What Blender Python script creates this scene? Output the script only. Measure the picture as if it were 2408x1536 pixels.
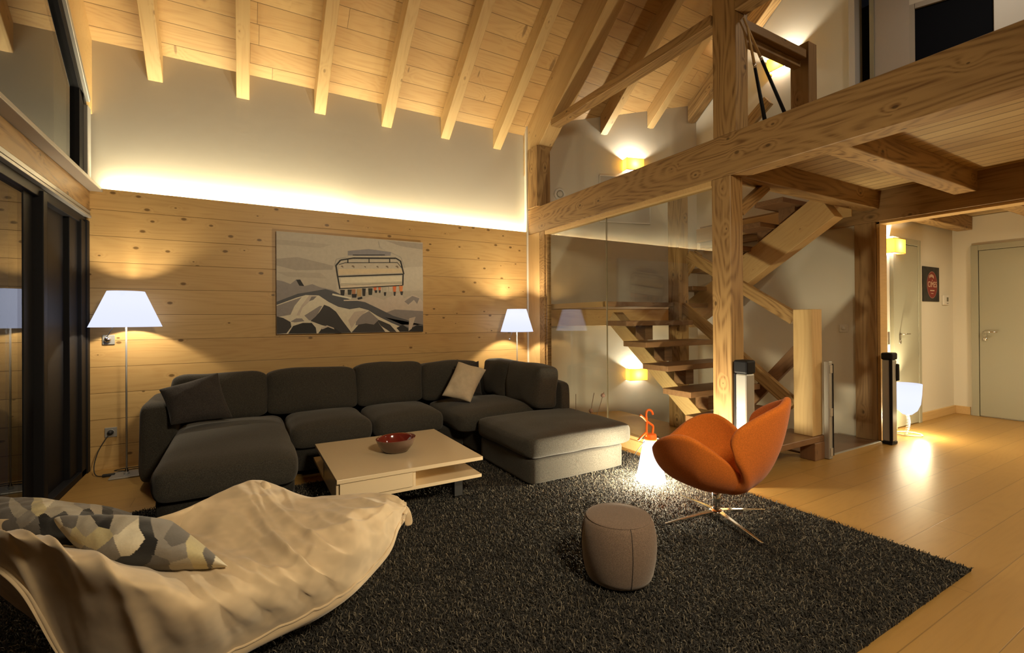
import bpy, bmesh, math, random
from math import pi, sin, cos, radians
from mathutils import Vector, Matrix, noise
random.seed(7)
for o in list(bpy.data.objects): bpy.data.objects.remove(o)
scene = bpy.context.scene
C = scene.collection

# ------------------------------------------------------------------ camera, world, light, exposure
EYE = Vector((0, 0, 1.25))
FOC, PX, PY = 1105.0, 1204.0, 747.6            # pinhole of the photograph in a 2408 x 1536 frame
yaw, pit, rol = -0.5216, -0.0037, -0.0063
def _rot():
    cy, sy, cp, sp, cr, sr = cos(yaw), sin(yaw), cos(pit), sin(pit), cos(rol), sin(rol)
    Ry = Matrix(((cy, 0, sy), (0, 1, 0), (-sy, 0, cy)))
    Rx = Matrix(((1, 0, 0), (0, cp, -sp), (0, sp, cp)))
    Rz = Matrix(((cr, -sr, 0), (sr, cr, 0), (0, 0, 1)))
    return Rz @ Rx @ Ry
RM = _rot()
def w2(r): return Vector((r[0], r[2], -r[1]))
right, up, back = w2(RM[0]), -w2(RM[1]), -w2(RM[2])
cam = bpy.data.objects.new('camera', bpy.data.cameras.new('camera')); C.objects.link(cam)
M4 = Matrix((right, up, back)).transposed().to_4x4(); M4.translation = EYE
cam.matrix_world = M4
cam.data.sensor_width = 36; cam.data.lens = FOC / 2408 * 36
cam.data.shift_y = (PY - 768) / 2408; cam.data.clip_start = 0.02
scene.camera = cam
def at(u, v, x=None, y=None, z=None):
    """point on a real plane (x=, y= or z=) seen in direction (u, v)"""
    d = RM.transposed() @ Vector(((u - PX) / FOC, (v - PY) / FOC, 1)); d = Vector((d[0], d[2], -d[1]))
    if x is not None: t = (x - EYE.x) / d.x
    elif y is not None: t = (y - EYE.y) / d.y
    else: t = (z - EYE.z) / d.z
    return EYE + d * t

world = bpy.data.worlds.new('night'); scene.world = world; world.use_nodes = True
world.node_tree.nodes['Background'].inputs[0].default_value = (0.010, 0.012, 0.018, 1)
world.node_tree.nodes['Background'].inputs[1].default_value = 0.3
vs = scene.view_settings
vs.view_transform = 'Standard'; vs.look = 'None'; vs.exposure = 0.74; vs.gamma = 1.0; vs.use_curve_mapping = False
scene.cycles.max_bounces = 8; scene.cycles.diffuse_bounces = 4; scene.cycles.glossy_bounces = 3
scene.cycles.transparent_max_bounces = 12; scene.cycles.sample_clamp_indirect = 6; scene.cycles.use_denoising = True
scene.cycles.caustics_reflective = False; scene.cycles.caustics_refractive = False

WARM = (1.0, 0.83, 0.57); LED = (1.0, 0.86, 0.55)
def area(name, loc, sx, sy, rot, power, col=WARM, spread=pi):
    l = bpy.data.lights.new(name, 'AREA'); l.shape = 'RECTANGLE'; l.size = sx; l.size_y = sy
    l.energy = power; l.color = col; l.spread = spread
    o = bpy.data.objects.new(name, l); C.objects.link(o); o.location = loc; o.rotation_euler = rot
    return o
def point(name, loc, power, col=WARM, r=0.03, parent=None):
    l = bpy.data.lights.new(name, 'POINT'); l.energy = power; l.color = col; l.shadow_soft_size = r
    o = bpy.data.objects.new(name, l); C.objects.link(o); o.location = loc
    if parent: o.parent = parent
    return o
# strip of light hidden behind the top of the timber lining, facing up the plaster
area('cove_light_left', (0.0, 5.238, 2.345), 2.1, 0.03, (pi, 0, 0), 35, LED)
area('cove_light_right', (2.15, 5.238, 2.345), 2.1, 0.03, (pi, 0, 0), 21, LED)
# unseen lights: kitchen lamp aimed at the back wall, then dining, hall and gallery
area('kitchen_ceiling_light', (1.2, -0.9, 2.9), 0.5, 0.5, (radians(54), 0, 0), 30, (1.0, 0.81, 0.54), radians(120))
area('dining_fill_light', (4.6, -0.6, 2.3), 0.4, 0.4, (0, 0, 0), 22, (1.0, 0.78, 0.48))  # unseen fill for the floor towards the hall, no fixture
area('hall_area_light', (6.9, 0.6, 2.3), 0.3, 0.3, (0, 0, 0), 26, (1.0, 0.80, 0.50))  # unseen area light above the hall floor, no fixture modelled
area('gallery_fill_light', (4.6, 0.6, 4.9), 0.4, 0.4, (0, 0, 0), 13, (1.0, 0.86, 0.66))  # added fill for the upper walls, not a visible lamp

# ------------------------------------------------------------------ node helpers and materials
class T:
    def __init__(s, name):
        s.m = bpy.data.materials.new(name); s.m.use_nodes = True; s.t = s.m.node_tree; s.t.nodes.clear()
        s.out = s.n('ShaderNodeOutputMaterial')
    def n(s, kind, **k):
        nd = s.t.nodes.new(kind)
        for a, b in k.items(): setattr(nd, a, b)
        return nd
    def set(s, sock, v):
        if isinstance(v, bpy.types.NodeSocket): s.t.links.new(v, sock)
        elif v is not None: sock.default_value = v
    def math(s, op, a, b=None, c=None, clamp=False):
        nd = s.n('ShaderNodeMath', operation=op, use_clamp=clamp); s.set(nd.inputs[0], a)
        if b is not None: s.set(nd.inputs[1], b)
        if c is not None: s.set(nd.inputs[2], c)
        return nd.outputs[0]
    def xyz(s, v):
        nd = s.n('ShaderNodeSeparateXYZ'); s.set(nd.inputs[0], v); return nd.outputs
    def vec(s, x, y, z):
        nd = s.n('ShaderNodeCombineXYZ')
        for i, a in enumerate((x, y, z)): s.set(nd.inputs[i], a)
        return nd.outputs[0]
    def noise(s, v, scale, detail=3, rough=.5, dist=0):
        nd = s.n('ShaderNodeTexNoise'); s.set(nd.inputs['Vector'], v)
        nd.inputs['Scale'].default_value = scale; nd.inputs['Detail'].default_value = detail
        nd.inputs['Roughness'].default_value = rough; nd.inputs['Distortion'].default_value = dist
        return nd.outputs['Fac']
    def white(s, w):
        nd = s.n('ShaderNodeTexWhiteNoise', noise_dimensions='1D'); s.set(nd.inputs['W'], w); return nd.outputs['Value']
    def voro(s, v, scale, rnd=1.0):
        nd = s.n('ShaderNodeTexVoronoi', feature='F1', voronoi_dimensions='2D'); s.set(nd.inputs['Vector'], v)
        nd.inputs['Scale'].default_value = scale; nd.inputs['Randomness'].default_value = rnd
        return nd
    def mix(s, f, a, b, mode='MIX'):
        nd = s.n('ShaderNodeMix', data_type='RGBA', blend_type=mode); s.set(nd.inputs[0], f)
        s.set(nd.inputs[6], a if not isinstance(a, tuple) else (*a, 1)); s.set(nd.inputs[7], b if not isinstance(b, tuple) else (*b, 1))
        return nd.outputs[2]
    def ramp(s, f, lo, hi):
        nd = s.n('ShaderNodeMapRange', interpolation_type='SMOOTHSTEP'); s.set(nd.inputs[0], f)
        nd.inputs[1].default_value = lo; nd.inputs[2].default_value = hi; return nd.outputs[0]
    def obj(s): return s.n('ShaderNodeTexCoord').outputs['Object']
    def bsdf(s, col, rough=.6, bump=None, bstr=.2, bdist=.01, metal=0, sheen=0, coat=0, spec=.5, emit=None, estr=0):
        b = s.n('ShaderNodeBsdfPrincipled'); s.set(b.inputs['Base Color'], col if not isinstance(col, tuple) else (*col, 1))
        s.set(b.inputs['Roughness'], rough); b.inputs['Metallic'].default_value = metal
        b.inputs['Specular IOR Level'].default_value = spec
        b.inputs['Sheen Weight'].default_value = sheen; b.inputs['Coat Weight'].default_value = coat
        if emit: b.inputs['Emission Color'].default_value = (*emit, 1); b.inputs['Emission Strength'].default_value = estr
        if bump is not None:
            bp = s.n('ShaderNodeBump'); bp.inputs['Strength'].default_value = bstr; bp.inputs['Distance'].default_value = bdist
            s.set(bp.inputs['Height'], bump); s.t.links.new(bp.outputs[0], b.inputs['Normal'])
        s.t.links.new(b.outputs[0], s.out.inputs[0]); return s.m

def wood(name, light, dark, along='x', across=None, width=.2, off=0.0, line=.55, knot=.8, rough=.5, tone=.18, spec=.35, coat=0, butt=None, kscale=1.0, groove=2.0, gapw=1.0, freq=22):
    """softwood with growth lines and knots; with across= it is laid in boards of the given width"""
    t = T(name); s = dict(zip('xyz', t.xyz(t.obj())))
    a = s[along]; rest = [k for k in 'xyz' if k != along]
    if across:
        c = s[across]; o3 = s[[k for k in rest if k != across][0]]
        q = t.math('DIVIDE', t.math('SUBTRACT', c, off), width); idn = t.math('FLOOR', q); fr = t.math('FRACT', q)
        if butt:
            sh = t.math('MULTIPLY', t.white(t.math('ADD', idn, .37)), butt)
            qa = t.math('DIVIDE', t.math('ADD', a, sh), butt); ib = t.math('FLOOR', qa); fb = t.math('FRACT', qa)
            idn = t.math('ADD', idn, t.math('MULTIPLY', ib, 13.7))
    else:
        c, o3 = s[rest[0]], s[rest[1]]; info = t.n('ShaderNodeObjectInfo')
        idn = t.math('MULTIPLY', info.outputs['Random'], 40)
    r1 = t.white(idn); r2 = t.white(t.math('ADD', idn, 5.3))
    v = t.vec(t.math('ADD', t.math('MULTIPLY', a, .16), t.math('MULTIPLY', r1, 30)), t.math('ADD', c, t.math('MULTIPLY', r2, 17)), o3)
    base = t.noise(v, 2.6, 2, .45)
    kv = t.vec(t.math('ADD', t.math('MULTIPLY', a, .6), t.math('MULTIPLY', r2, 9)), t.math('ADD', t.math('ADD', c, o3), t.math('MULTIPLY', r1, 5)), 0)
    vor = t.voro(kv, 5.2 * kscale); kd = vor.outputs['Distance']
    vc = t.xyz(vor.outputs['Color']); keep = t.math('GREATER_THAN', vc[0], 1 - .42 * min(1, knot))
    halo = t.math('MULTIPLY', t.math('SUBTRACT', 1, t.ramp(kd, .0, .32)), keep)
    g = t.math('ADD', t.math('MULTIPLY', base, freq), t.math('MULTIPLY', halo, 1.6))
    ring = t.math('POWER', t.math('ABSOLUTE', t.math('SINE', t.math('MULTIPLY', g, pi))), 3)
    fine = t.noise(t.vec(t.math('MULTIPLY', a, 2.5), t.math('MULTIPLY', c, 70), t.math('MULTIPLY', o3, 70)), 1, 3, .6)
    lines = t.math('MULTIPLY', t.math('MULTIPLY', ring, line), t.ramp(fine, .25, .75))
    col = t.mix(lines, light, dark)
    col = t.mix(t.math('MULTIPLY', fine, .22), col, dark)
    wn = t.noise(t.vec(t.math('MULTIPLY', a, .5), c, o3), 1.7, 2)
    col = t.mix(t.math('MULTIPLY', t.ramp(wn, .35, .75), tone), col, dark)
    col = t.mix(t.math('MULTIPLY', r1, tone * 1.3), col, dark)
    kq = t.math('DIVIDE', kd, t.math('ADD', .35, t.math('MULTIPLY', vc[1], .9)))
    kr = t.math('MULTIPLY', t.math('SUBTRACT', 1, t.ramp(kq, .035 * kscale, .075 * kscale)), keep)
    col = t.mix(t.math('MULTIPLY', kr, .85 * min(1, knot)), col, tuple(x * .35 for x in dark))
    h = t.math('MULTIPLY', fine, .3)
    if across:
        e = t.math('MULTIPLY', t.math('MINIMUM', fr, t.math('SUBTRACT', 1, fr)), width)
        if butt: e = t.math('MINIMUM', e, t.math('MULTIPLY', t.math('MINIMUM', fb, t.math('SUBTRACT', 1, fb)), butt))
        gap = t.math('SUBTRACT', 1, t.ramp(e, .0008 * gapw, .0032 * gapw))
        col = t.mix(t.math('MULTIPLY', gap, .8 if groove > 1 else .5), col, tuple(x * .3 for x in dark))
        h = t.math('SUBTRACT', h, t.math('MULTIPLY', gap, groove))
    return t.bsdf(col, rough, h, .25, .004, spec=spec, coat=coat)

def plain(name, col, rough=.5, metal=0, nscale=0, namt=.12, bstr=0.0, bscale=None, sheen=0, spec=.5, emit=None, estr=0, coat=0):
    t = T(name); c = col; b = None
    if nscale: c = t.mix(t.math('MULTIPLY', t.noise(t.obj(), nscale, 4), namt * 2), tuple(x * (1 + namt) for x in col), tuple(x * (1 - namt) for x in col))
    if bstr: b = t.noise(t.obj(), bscale or 60, 4, .6)
    return t.bsdf(c, rough, b, bstr, .01, metal, sheen, coat, spec, emit, estr)

PINE = (.66, .43, .185); PINE_D = (.34, .165, .05)
M = {}
M['beam'] = wood('pine_timber', (.48, .305, .125), (.15, .075, .026), line=1.0, freq=30, knot=.9, tone=.22, rough=.5)
M['rafter'] = wood('pale_pine_timber', (.66, .47, .22), (.40, .22, .08), line=.35, knot=.6, tone=.15, rough=.5)
M['dark_beam'] = wood('brown_timber', (.36, .22, .095), (.14, .075, .028), line=.7, knot=.8, rough=.5)
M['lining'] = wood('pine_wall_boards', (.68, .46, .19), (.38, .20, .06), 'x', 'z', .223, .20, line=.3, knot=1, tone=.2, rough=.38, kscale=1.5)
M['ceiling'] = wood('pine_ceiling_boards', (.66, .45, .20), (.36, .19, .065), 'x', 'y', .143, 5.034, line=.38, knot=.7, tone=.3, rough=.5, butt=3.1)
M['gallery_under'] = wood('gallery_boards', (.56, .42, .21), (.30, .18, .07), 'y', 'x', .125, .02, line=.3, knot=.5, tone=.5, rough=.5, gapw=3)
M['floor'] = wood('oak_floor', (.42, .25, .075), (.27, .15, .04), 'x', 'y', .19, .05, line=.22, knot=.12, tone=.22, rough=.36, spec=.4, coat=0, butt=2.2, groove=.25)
M['tread'] = wood('brown_tread_wood', (.27, .15, .075), (.12, .06, .03), line=.5, knot=.4, rough=.35)
M['dark_floor'] = wood('dark_tread_wood', (.16, .085, .045), (.07, .035, .02), line=.4, knot=.2, rough=.3)
M['trim'] = wood('pale_pine_trim', (.68, .47, .21), (.42, .24, .09), line=.25, knot=.3, rough=.45)
M['plaster'] = plain('plaster', (.66, .62, .53), .9, nscale=3, namt=.04, bstr=.06, bscale=9)
M['plaster_warm'] = plain('cream_plaster', (.68, .64, .54), .9, nscale=4, namt=.04, bstr=.06, bscale=12)
M['black'] = plain('black_aluminium', (.010, .010, .012), .55, spec=.18)
M['alu'] = plain('brushed_aluminium', (.40, .395, .37), .4, metal=.4)
M['chrome'] = plain('chrome', (.75, .74, .72), .12, metal=1)
M['sill'] = plain('grey_painted_sill', (.40, .36, .30), .45)
M['white'] = plain('white_plastic', (.72, .69, .62), .4)
M['doorgrey'] = plain('grey_door_paint', (.36, .35, .265), .5, nscale=2, namt=.03)
M['rubber'] = plain('black_rubber', (.015, .015, .015), .6)

def glass(name, tint=(1, 1, 1), boost=1.0, f0=.04):
    t = T(name); g = t.n('ShaderNodeNewGeometry'); d = t.n('ShaderNodeVectorMath', operation='DOT_PRODUCT')
    t.t.links.new(g.outputs['Normal'], d.inputs[0]); t.t.links.new(g.outputs['Incoming'], d.inputs[1])
    k = t.math('POWER', t.math('SUBTRACT', 1, t.math('ABSOLUTE', d.outputs['Value'])), 5)
    f = t.math('MULTIPLY', t.math('ADD', f0, t.math('MULTIPLY', k, 1 - f0)), boost, clamp=True)
    tr = t.n('ShaderNodeBsdfTransparent'); tr.inputs[0].default_value = (*tint, 1)
    gl = t.n('ShaderNodeBsdfGlossy'); gl.inputs['Roughness'].default_value = 0.0
    mx = t.n('ShaderNodeMixShader'); t.set(mx.inputs[0], f)
    t.t.links.new(tr.outputs[0], mx.inputs[1]); t.t.links.new(gl.outputs[0], mx.inputs[2]); t.t.links.new(mx.outputs[0], t.out.inputs[0])
    return t.m
M['glass'] = glass('clear_glass', (.97, .98, .96), 1.5)
M['night_glass'] = glass('double_glazing', (.75, .78, .76), 1.25)

def shade(name, col, emit, estr, pleat=0, thru=0.0):
    """lit shade: glows, scatters a little and lets part of its bulb's light straight through"""
    t = T(name); d = t.n('ShaderNodeBsdfDiffuse'); tr = t.n('ShaderNodeBsdfTranslucent'); e = t.n('ShaderNodeEmission')
    c, ec = (*col, 1), (*emit, 1)
    if pleat:
        o = t.xyz(t.obj()); p = t.math('ABSOLUTE', t.math('SINE', t.math('MULTIPLY', t.math('ADD', o[0], o[1]), pleat)))
        c = t.mix(t.math('MULTIPLY', p, .6), col, tuple(x * .55 for x in col)); ec = t.mix(t.math('MULTIPLY', p, .5), emit, tuple(x * .6 for x in emit))
    t.set(d.inputs[0], c); t.set(tr.inputs[0], c); t.set(e.inputs[0], ec); e.inputs[1].default_value = estr
    m1 = t.n('ShaderNodeMixShader'); m1.inputs[0].default_value = .5; m2 = t.n('ShaderNodeMixShader'); m2.inputs[0].default_value = thru
    tp = t.n('ShaderNodeBsdfTransparent'); a = t.n('ShaderNodeAddShader'); L = t.t.links.new
    L(d.outputs[0], m1.inputs[1]); L(tr.outputs[0], m1.inputs[2]); L(m1.outputs[0], m2.inputs[1]); L(tp.outputs[0], m2.inputs[2])
    L(m2.outputs[0], a.inputs[0]); L(e.outputs[0], a.inputs[1]); L(a.outputs[0], t.out.inputs[0]); return t.m
M['lampshade'] = shade('lit_white_shade', (.006, .006, .008), (.73, .77, 1.0), .66, thru=.0)
M['lantern'] = shade('lit_white_plastic', (.0008, .0008, .001), (.73, .77, 1.0), .64, thru=.10)
M['amber'] = shade('pleated_amber_shade', (.30, .15, .012), (1.0, .60, .07), .68, pleat=230)
def painted(name, rough=.7, sheen=0, nscale=40, namt=.08, bstr=.1):
    """colour comes from the face colours of the mesh (print or patchwork)"""
    t = T(name); a = t.n('ShaderNodeAttribute'); a.attribute_name = 'paint'
    n = t.noise(t.obj(), nscale, 4, .6)
    c = t.mix(t.math('MULTIPLY', n, namt * 2), a.outputs['Color'], (0.02, 0.02, 0.02))
    return t.bsdf(c, rough, n, bstr, .004, sheen=sheen)
M['print'] = painted('printed_canvas', .6, namt=.12, nscale=30)
M['patchwork'] = painted('patchwork_cloth', .9, sheen=.2, nscale=120, namt=.12, bstr=.2)

# ------------------------------------------------------------------ mesh helpers
def obj(name, verts, faces, mat, parent=None, smooth=False, loc=None, rot=None):
    me = bpy.data.meshes.new(name); me.from_pydata([tuple(v) for v in verts], [], faces); me.update()
    if smooth:
        for p in me.polygons: p.use_smooth = True
    o = bpy.data.objects.new(name, me); C.objects.link(o)
    if mat is not None: me.materials.append(M[mat] if isinstance(mat, str) else mat)
    if parent: o.parent = parent
    if loc is not None: o.location = loc
    if rot is not None: o.rotation_euler = rot
    return o
def tag(o, label=None, cat=None, group=None, kind=None):
    if label: o['label'] = label
    if cat: o['category'] = cat
    if group: o['group'] = group
    if kind: o['kind'] = kind
    return o
def thing(name, label, cat, loc=(0, 0, 0), rz=0, group=None):
    o = bpy.data.objects.new(name, None); C.objects.link(o); o.location = loc; o.rotation_euler = (0, 0, rz)
    o.empty_display_size = .1
    return tag(o, label, cat, group)
def struct(o, label, cat): return tag(o, label, cat, kind='structure')
BF = [(0, 3, 2, 1), (4, 5, 6, 7), (0, 1, 5, 4), (1, 2, 6, 5), (2, 3, 7, 6), (3, 0, 4, 7)]
def bxv(x0, x1, y0, y1, z0, z1):
    return [(x0, y0, z0), (x1, y0, z0), (x1, y1, z0), (x0, y1, z0), (x0, y0, z1), (x1, y0, z1), (x1, y1, z1), (x0, y1, z1)]
def bevel(o, w=.004, seg=2):
    m = o.modifiers.new('bevel', 'BEVEL'); m.width = w; m.segments = seg; m.limit_method = 'ANGLE'; m.angle_limit = radians(40)
    return o
def box(name, b, mat, parent=None, bev=0, loc=None, rot=None):
    o = obj(name, bxv(*b), BF, mat, parent, loc=loc, rot=rot)
    return bevel(o, bev) if bev else o
def boxes(name, bs, mat, parent=None, bev=0, loc=None, rot=None):
    V, F = [], []
    for b in bs:
        n = len(V); V += bxv(*b); F += [tuple(i + n for i in f) for f in BF]
    o = obj(name, V, F, mat, parent, loc=loc, rot=rot)
    return bevel(o, bev) if bev else o
def beam(name, p0, p1, w, h, mat='beam', parent=None, upv=(0, 0, 1), bev=.004):
    """squared timber; its own x axis runs along its length, w across, h along upv"""
    p0, p1 = Vector(p0), Vector(p1); L = (p1 - p0).length; x = (p1 - p0) / L
    u = Vector(upv); u = (u - x * u.dot(x)).normalized(); y = u.cross(x)
    o = obj(name, bxv(0, L, -w / 2, w / 2, -h / 2, h / 2), BF, mat)
    m = Matrix((x, y, u)).transposed().to_4x4(); m.translation = p0
    if parent: o.parent = parent; m = parent.matrix_basis.inverted() @ m
    o.matrix_basis = m
    return bevel(o, bev, 1) if bev else o
def tube(name, pts, r, mat, parent=None, n=10, cap=True, loc=None):
    pts = [Vector(p) for p in pts]; V, F = [], []
    rs = r if isinstance(r, (list, tuple)) else [r] * len(pts); ref = None
    for i, p in enumerate(pts):
        d = (pts[min(i + 1, len(pts) - 1)] - pts[max(i - 1, 0)]).normalized()
        if ref is None: ref = Vector((0, 0, 1)) if abs(d.z) < .9 else Vector((1, 0, 0))
        a = d.cross(ref).normalized(); b = a.cross(d); ref = b
        for k in range(n):
            q = 2 * pi * k / n; V.append(p + (a * cos(q) + b * sin(q)) * rs[i])
    for i in range(len(pts) - 1):
        for k in range(n): F.append((i * n + k, i * n + (k + 1) % n, (i + 1) * n + (k + 1) % n, (i + 1) * n + k))
    if cap: F.append(tuple(range(n - 1, -1, -1))); F.append(tuple((len(pts) - 1) * n + k for k in range(n)))
    return obj(name, V, F, mat, parent, True, loc=loc)
def lathe(name, prof, mat, parent=None, n=40, loc=None, smooth=True, cap=False):
    V, F = [], []
    for r, z in prof:
        for k in range(n): V.append((r * cos(2 * pi * k / n), r * sin(2 * pi * k / n), z))
    for i in range(len(prof) - 1):
        for k in range(n): F.append((i * n + k, i * n + (k + 1) % n, (i + 1) * n + (k + 1) % n, (i + 1) * n + k))
    if cap: F.append(tuple(range(n - 1, -1, -1))); F.append(tuple((len(prof) - 1) * n + k for k in range(n)))
    return obj(name, V, F, mat, parent, smooth, loc=loc)
def smoothpath(pts, k=6):
    pts = [Vector(p) for p in pts]; out = []
    for i in range(len(pts) - 1):
        a, b, c, d = pts[max(i - 1, 0)], pts[i], pts[i + 1], pts[min(i + 2, len(pts) - 1)]
        for j in range(k):
            t = j / k; out.append(.5 * ((2 * b) + (c - a) * t + (2 * a - 5 * b + 4 * c - d) * t * t + (3 * b - a - 3 * c + d) * t ** 3))
    out.append(pts[-1]); return out
def subsurf(o, n=2):
    m = o.modifiers.new('subdivision', 'SUBSURF'); m.levels = n; m.render_levels = n
    for p in o.data.polygons: p.use_smooth = True
    return o
def paint(o, cols):
    a = o.data.color_attributes.new('paint', 'FLOAT_COLOR', 'CORNER')
    for p, c in zip(o.data.polygons, cols):
        for li in p.loop_indices: a.data[li].color = (*c, 1)
    return o

# ------------------------------------------------------------------ room shell
YW, YP, XB, XL = 5.19, 5.27, 3.22, -1.107        # timber lining, plaster, partition face, glazed wall
SL = math.tan(radians(39.2)); ZE = 3.67          # roof pitch, height of the boards at the plaster wall
def roof(y): return ZE + SL * (YP - y)
GF = 2.66                                        # gallery floor
A0, A1 = Vector((3.2, 5.17, 0)), Vector((5.64, 4.495, 0))   # slanted stairwell wall
RIDGE = 1.2
# floor: living side, hall side and under the lower flight; the well beside it stays open
struct(boxes('floor', [(-1.3, 3.3, -3.5, 5.3, -.08, 0), (3.3, 8.2, -3.5, 2.25, -.08, 0), (3.3, 4.45, 2.25, 5.3, -.08, 0), (5.66, 8.2, 2.25, 2.6, -.08, 0)], 'floor'),
       'honey oak plank floor running from the living room into the hall', 'floor')
lin = struct(box('wall_back', (-1.2, XB, YW, YW + .035, 0, 2.385), 'lining'), 'horizontal knotty pine boarding behind the sofa', 'wall')
struct(box('wall_back_upper', (-1.35, XB + .1, YP, YP + .15, 0, roof(YP) + .1), 'plaster'), 'plaster wall above the pine boarding, lit from below', 'wall')
# roof boards over living room, stairwell and gallery
def slab(name, x0, x1, ya, yb, z_of, th, mat):
    V = []
    for x in (x0, x1):
        for y in (ya, yb): V += [(x, y, z_of(y)), (x, y, z_of(y) + th)]
    F = [(0, 2, 6, 4), (1, 5, 7, 3), (0, 1, 3, 2), (4, 6, 7, 5), (0, 4, 5, 1), (2, 3, 7, 6)]
    return obj(name, V, F, mat)
struct(slab('ceiling', -1.35, 6.6, YP + .2, RIDGE, roof, .1, 'ceiling'), 'sloping pine board ceiling over the living room', 'ceiling')
struct(slab('ceiling_far', -1.35, 8.2, RIDGE, -3.5, lambda y: roof(RIDGE) - SL * .9 * (RIDGE - y), .1, 'ceiling'), 'pine board ceiling behind the viewpoint', 'ceiling')
def wallpoly(name, pts, nrm, th, mat):
    """upright wall from its outline, thickened along nrm"""
    n = len(pts); V = [Vector(p) for p in pts] + [Vector(p) + Vector(nrm) * th for p in pts]
    F = [tuple(range(n)), tuple(range(2 * n - 1, n - 1, -1))] + [(i, (i + 1) % n, n + (i + 1) % n, n + i) for i in range(n)]
    return obj(name, V, F, mat)
struct(wallpoly('wall_stairwell', [(A0.x, A0.y, -2.4), (A1.x, A1.y, -2.4), (A1.x, A1.y, roof(A1.y)), (A0.x, A0.y, roof(A0.y))], (.27, .96, 0), .12, 'plaster'),
       'slanted plaster wall at the back of the stairwell', 'wall')
WY = 2.53                                        # gallery doorway starts here
struct(wallpoly('wall_right_stairs', [(5.64, 2.49, -2.4), (5.64, 4.6, -2.4), (5.64, 4.6, roof(4.6)), (5.64, WY, roof(WY)), (5.64, WY, GF), (5.64, 2.49, GF)], (1, 0, 0), .12, 'plaster_warm'),
       'cream plaster wall on the right of the stairs, up to the roof', 'wall')
# hall
struct(box('wall_hall', (5.66, 8.2, 2.45, 2.6, 0, 2.52), 'plaster_warm'), 'hall wall with poster and grey door', 'wall')
struct(box('wall_hall_end', (8.05, 8.2, -3.5, 2.45, 0, 2.52), 'plaster_warm'), 'end wall of the hall with grey entrance door', 'wall')
# walls behind the viewpoint close the room
struct(box('wall_front', (-1.35, 8.2, -3.6, -3.5, 0, 6.5), 'plaster'), 'plaster wall behind the viewpoint', 'wall')
struct(box('wall_gallery_end', (8.2, 8.3, -3.6, 4.6, GF, 7), 'plaster'), 'end wall above the hall', 'wall')
# baseboards
struct(box('baseboard_hall', (6.95, 8.05, 2.425, 2.45, 0, .10), 'trim', bev=.003), 'pine baseboard below the poster', 'baseboard')
struct(box('baseboard_hall_end', (8.03, 8.05, 2.285, 2.425, 0, .10), 'trim', bev=.003), 'short pine baseboard left of the entrance door', 'baseboard')
# gallery slab and hall soffit (boards run towards the wall)
struct(boxes('ceiling_gallery', [(XB + .16, 5.58, -3.5, 2.42, 2.525, GF - .03), (5.74, 8.2, -3.5, 2.45, 2.525, GF - .03)], 'gallery_under'), 'pine boards under the gallery between the joists', 'ceiling')
struct(boxes('floor_gallery', [(XB + .16, 8.2, -3.5, 2.42, GF - .03, GF)], 'floor'), 'gallery floor above the joists', 'floor')

# glazed left wall: two windows, timber between
def zt(y): return 3.02 + SL * 1.0 * (5.21 - y)    # top line of the upper glazing
w1 = struct(bpy.data.objects.new('window_1', None), 'tall black framed sliding glass doors on the left, night outside', 'window'); C.objects.link(w1)
fr = [(XL - .09, XL, 5.12, 5.19, 0, 2.10), (XL - .05, XL - .01, 5.00, 5.12, 0, 2.08), (XL - .10, XL - .035, 4.80, 5.00, 0, 2.08), (XL - .12, XL - .07, 4.46, 4.80, 0, 2.08),
      (XL - .07, XL + .0, 4.13, 4.20, 0, 2.10), (XL - .12, XL - .05, 3.98, 4.13, 0, 2.10), (XL - .12, XL - .02, -1.2, 5.19, 2.06, 2.125), (XL - .13, XL - .01, -1.2, 5.19, 0, .05),
      (XL - .12, XL - .04, 1.2, 1.32, 0, 2.1)]
boxes('window_frame', fr, 'black', w1, .004)
box('glass_pane', (XL - .062, XL - .052, -1.2, 3.99, .05, 2.07), 'night_glass', w1)
box('glass_pane', (XL - .092, XL - .082, 4.19, 4.47, .05, 2.07), 'night_glass', w1)
boxes('top_track', [(XL - .03, XL + .012, -1.2, 5.185, 2.125, 2.145), (XL - .03, XL + .004, -1.2, 5.185, 2.155, 2.185)], 'alu', w1, .002)
w2 = struct(bpy.data.objects.new('window_2', None), 'upper glazing following the roof slope above the grey sill', 'window'); C.objects.link(w2)
wallpoly('glass_pane', [(XL - .05, -1.2, 2.44), (XL - .05, 5.1, 2.44), (XL - .05, 5.1, zt(5.1)), (XL - .05, 1.2, zt(1.2)), (XL - .05, -1.2, zt(1.2))], (-1, 0, 0), .01, 'night_glass').parent = w2
box('window_frame', (XL - .08, XL - .02, 5.0, 5.12, 2.42, zt(5.06)), 'black', w2, .003)
box('window_frame', (XL - .05, XL + .004, 5.12, 5.215, 2.42, zt(5.17)), 'alu', w2, .003)
beam('window_frame', (XL - .05, 5.19, zt(5.19) + .03), (XL - .05, 1.2, zt(1.2) + .03), .06, .13, 'black', w2)
beam('window_frame', (XL - .01, 5.2, zt(5.2) + .09), (XL - .01, 1.2, zt(1.2) + .09), .03, .05, 'alu', w2)
box('window_frame', (XL - .08, XL - .01, 3.30, 3.38, 2.44, 4.5), 'black', w2, .003)
struct(wallpoly('wall_left_gable', [(XL, 5.27, zt(5.27) + .06), (XL, 5.27, roof(5.27)), (XL, RIDGE, roof(RIDGE)), (XL, -3.5, 4.2), (XL, -3.5, 4.0), (XL, RIDGE, zt(RIDGE) + .06)], (-1, 0, 0), .1, 'trim'),
       'pale pine boarding between upper glazing and ceiling', 'wall')
struct(beam('trim_1', (XL - .05, 5.19, 2.27), (XL - .05, -1.3, 2.27), .1, .17, 'beam'), 'horizontal pine beam between the two glazed parts of the left wall', 'beam')
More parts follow.
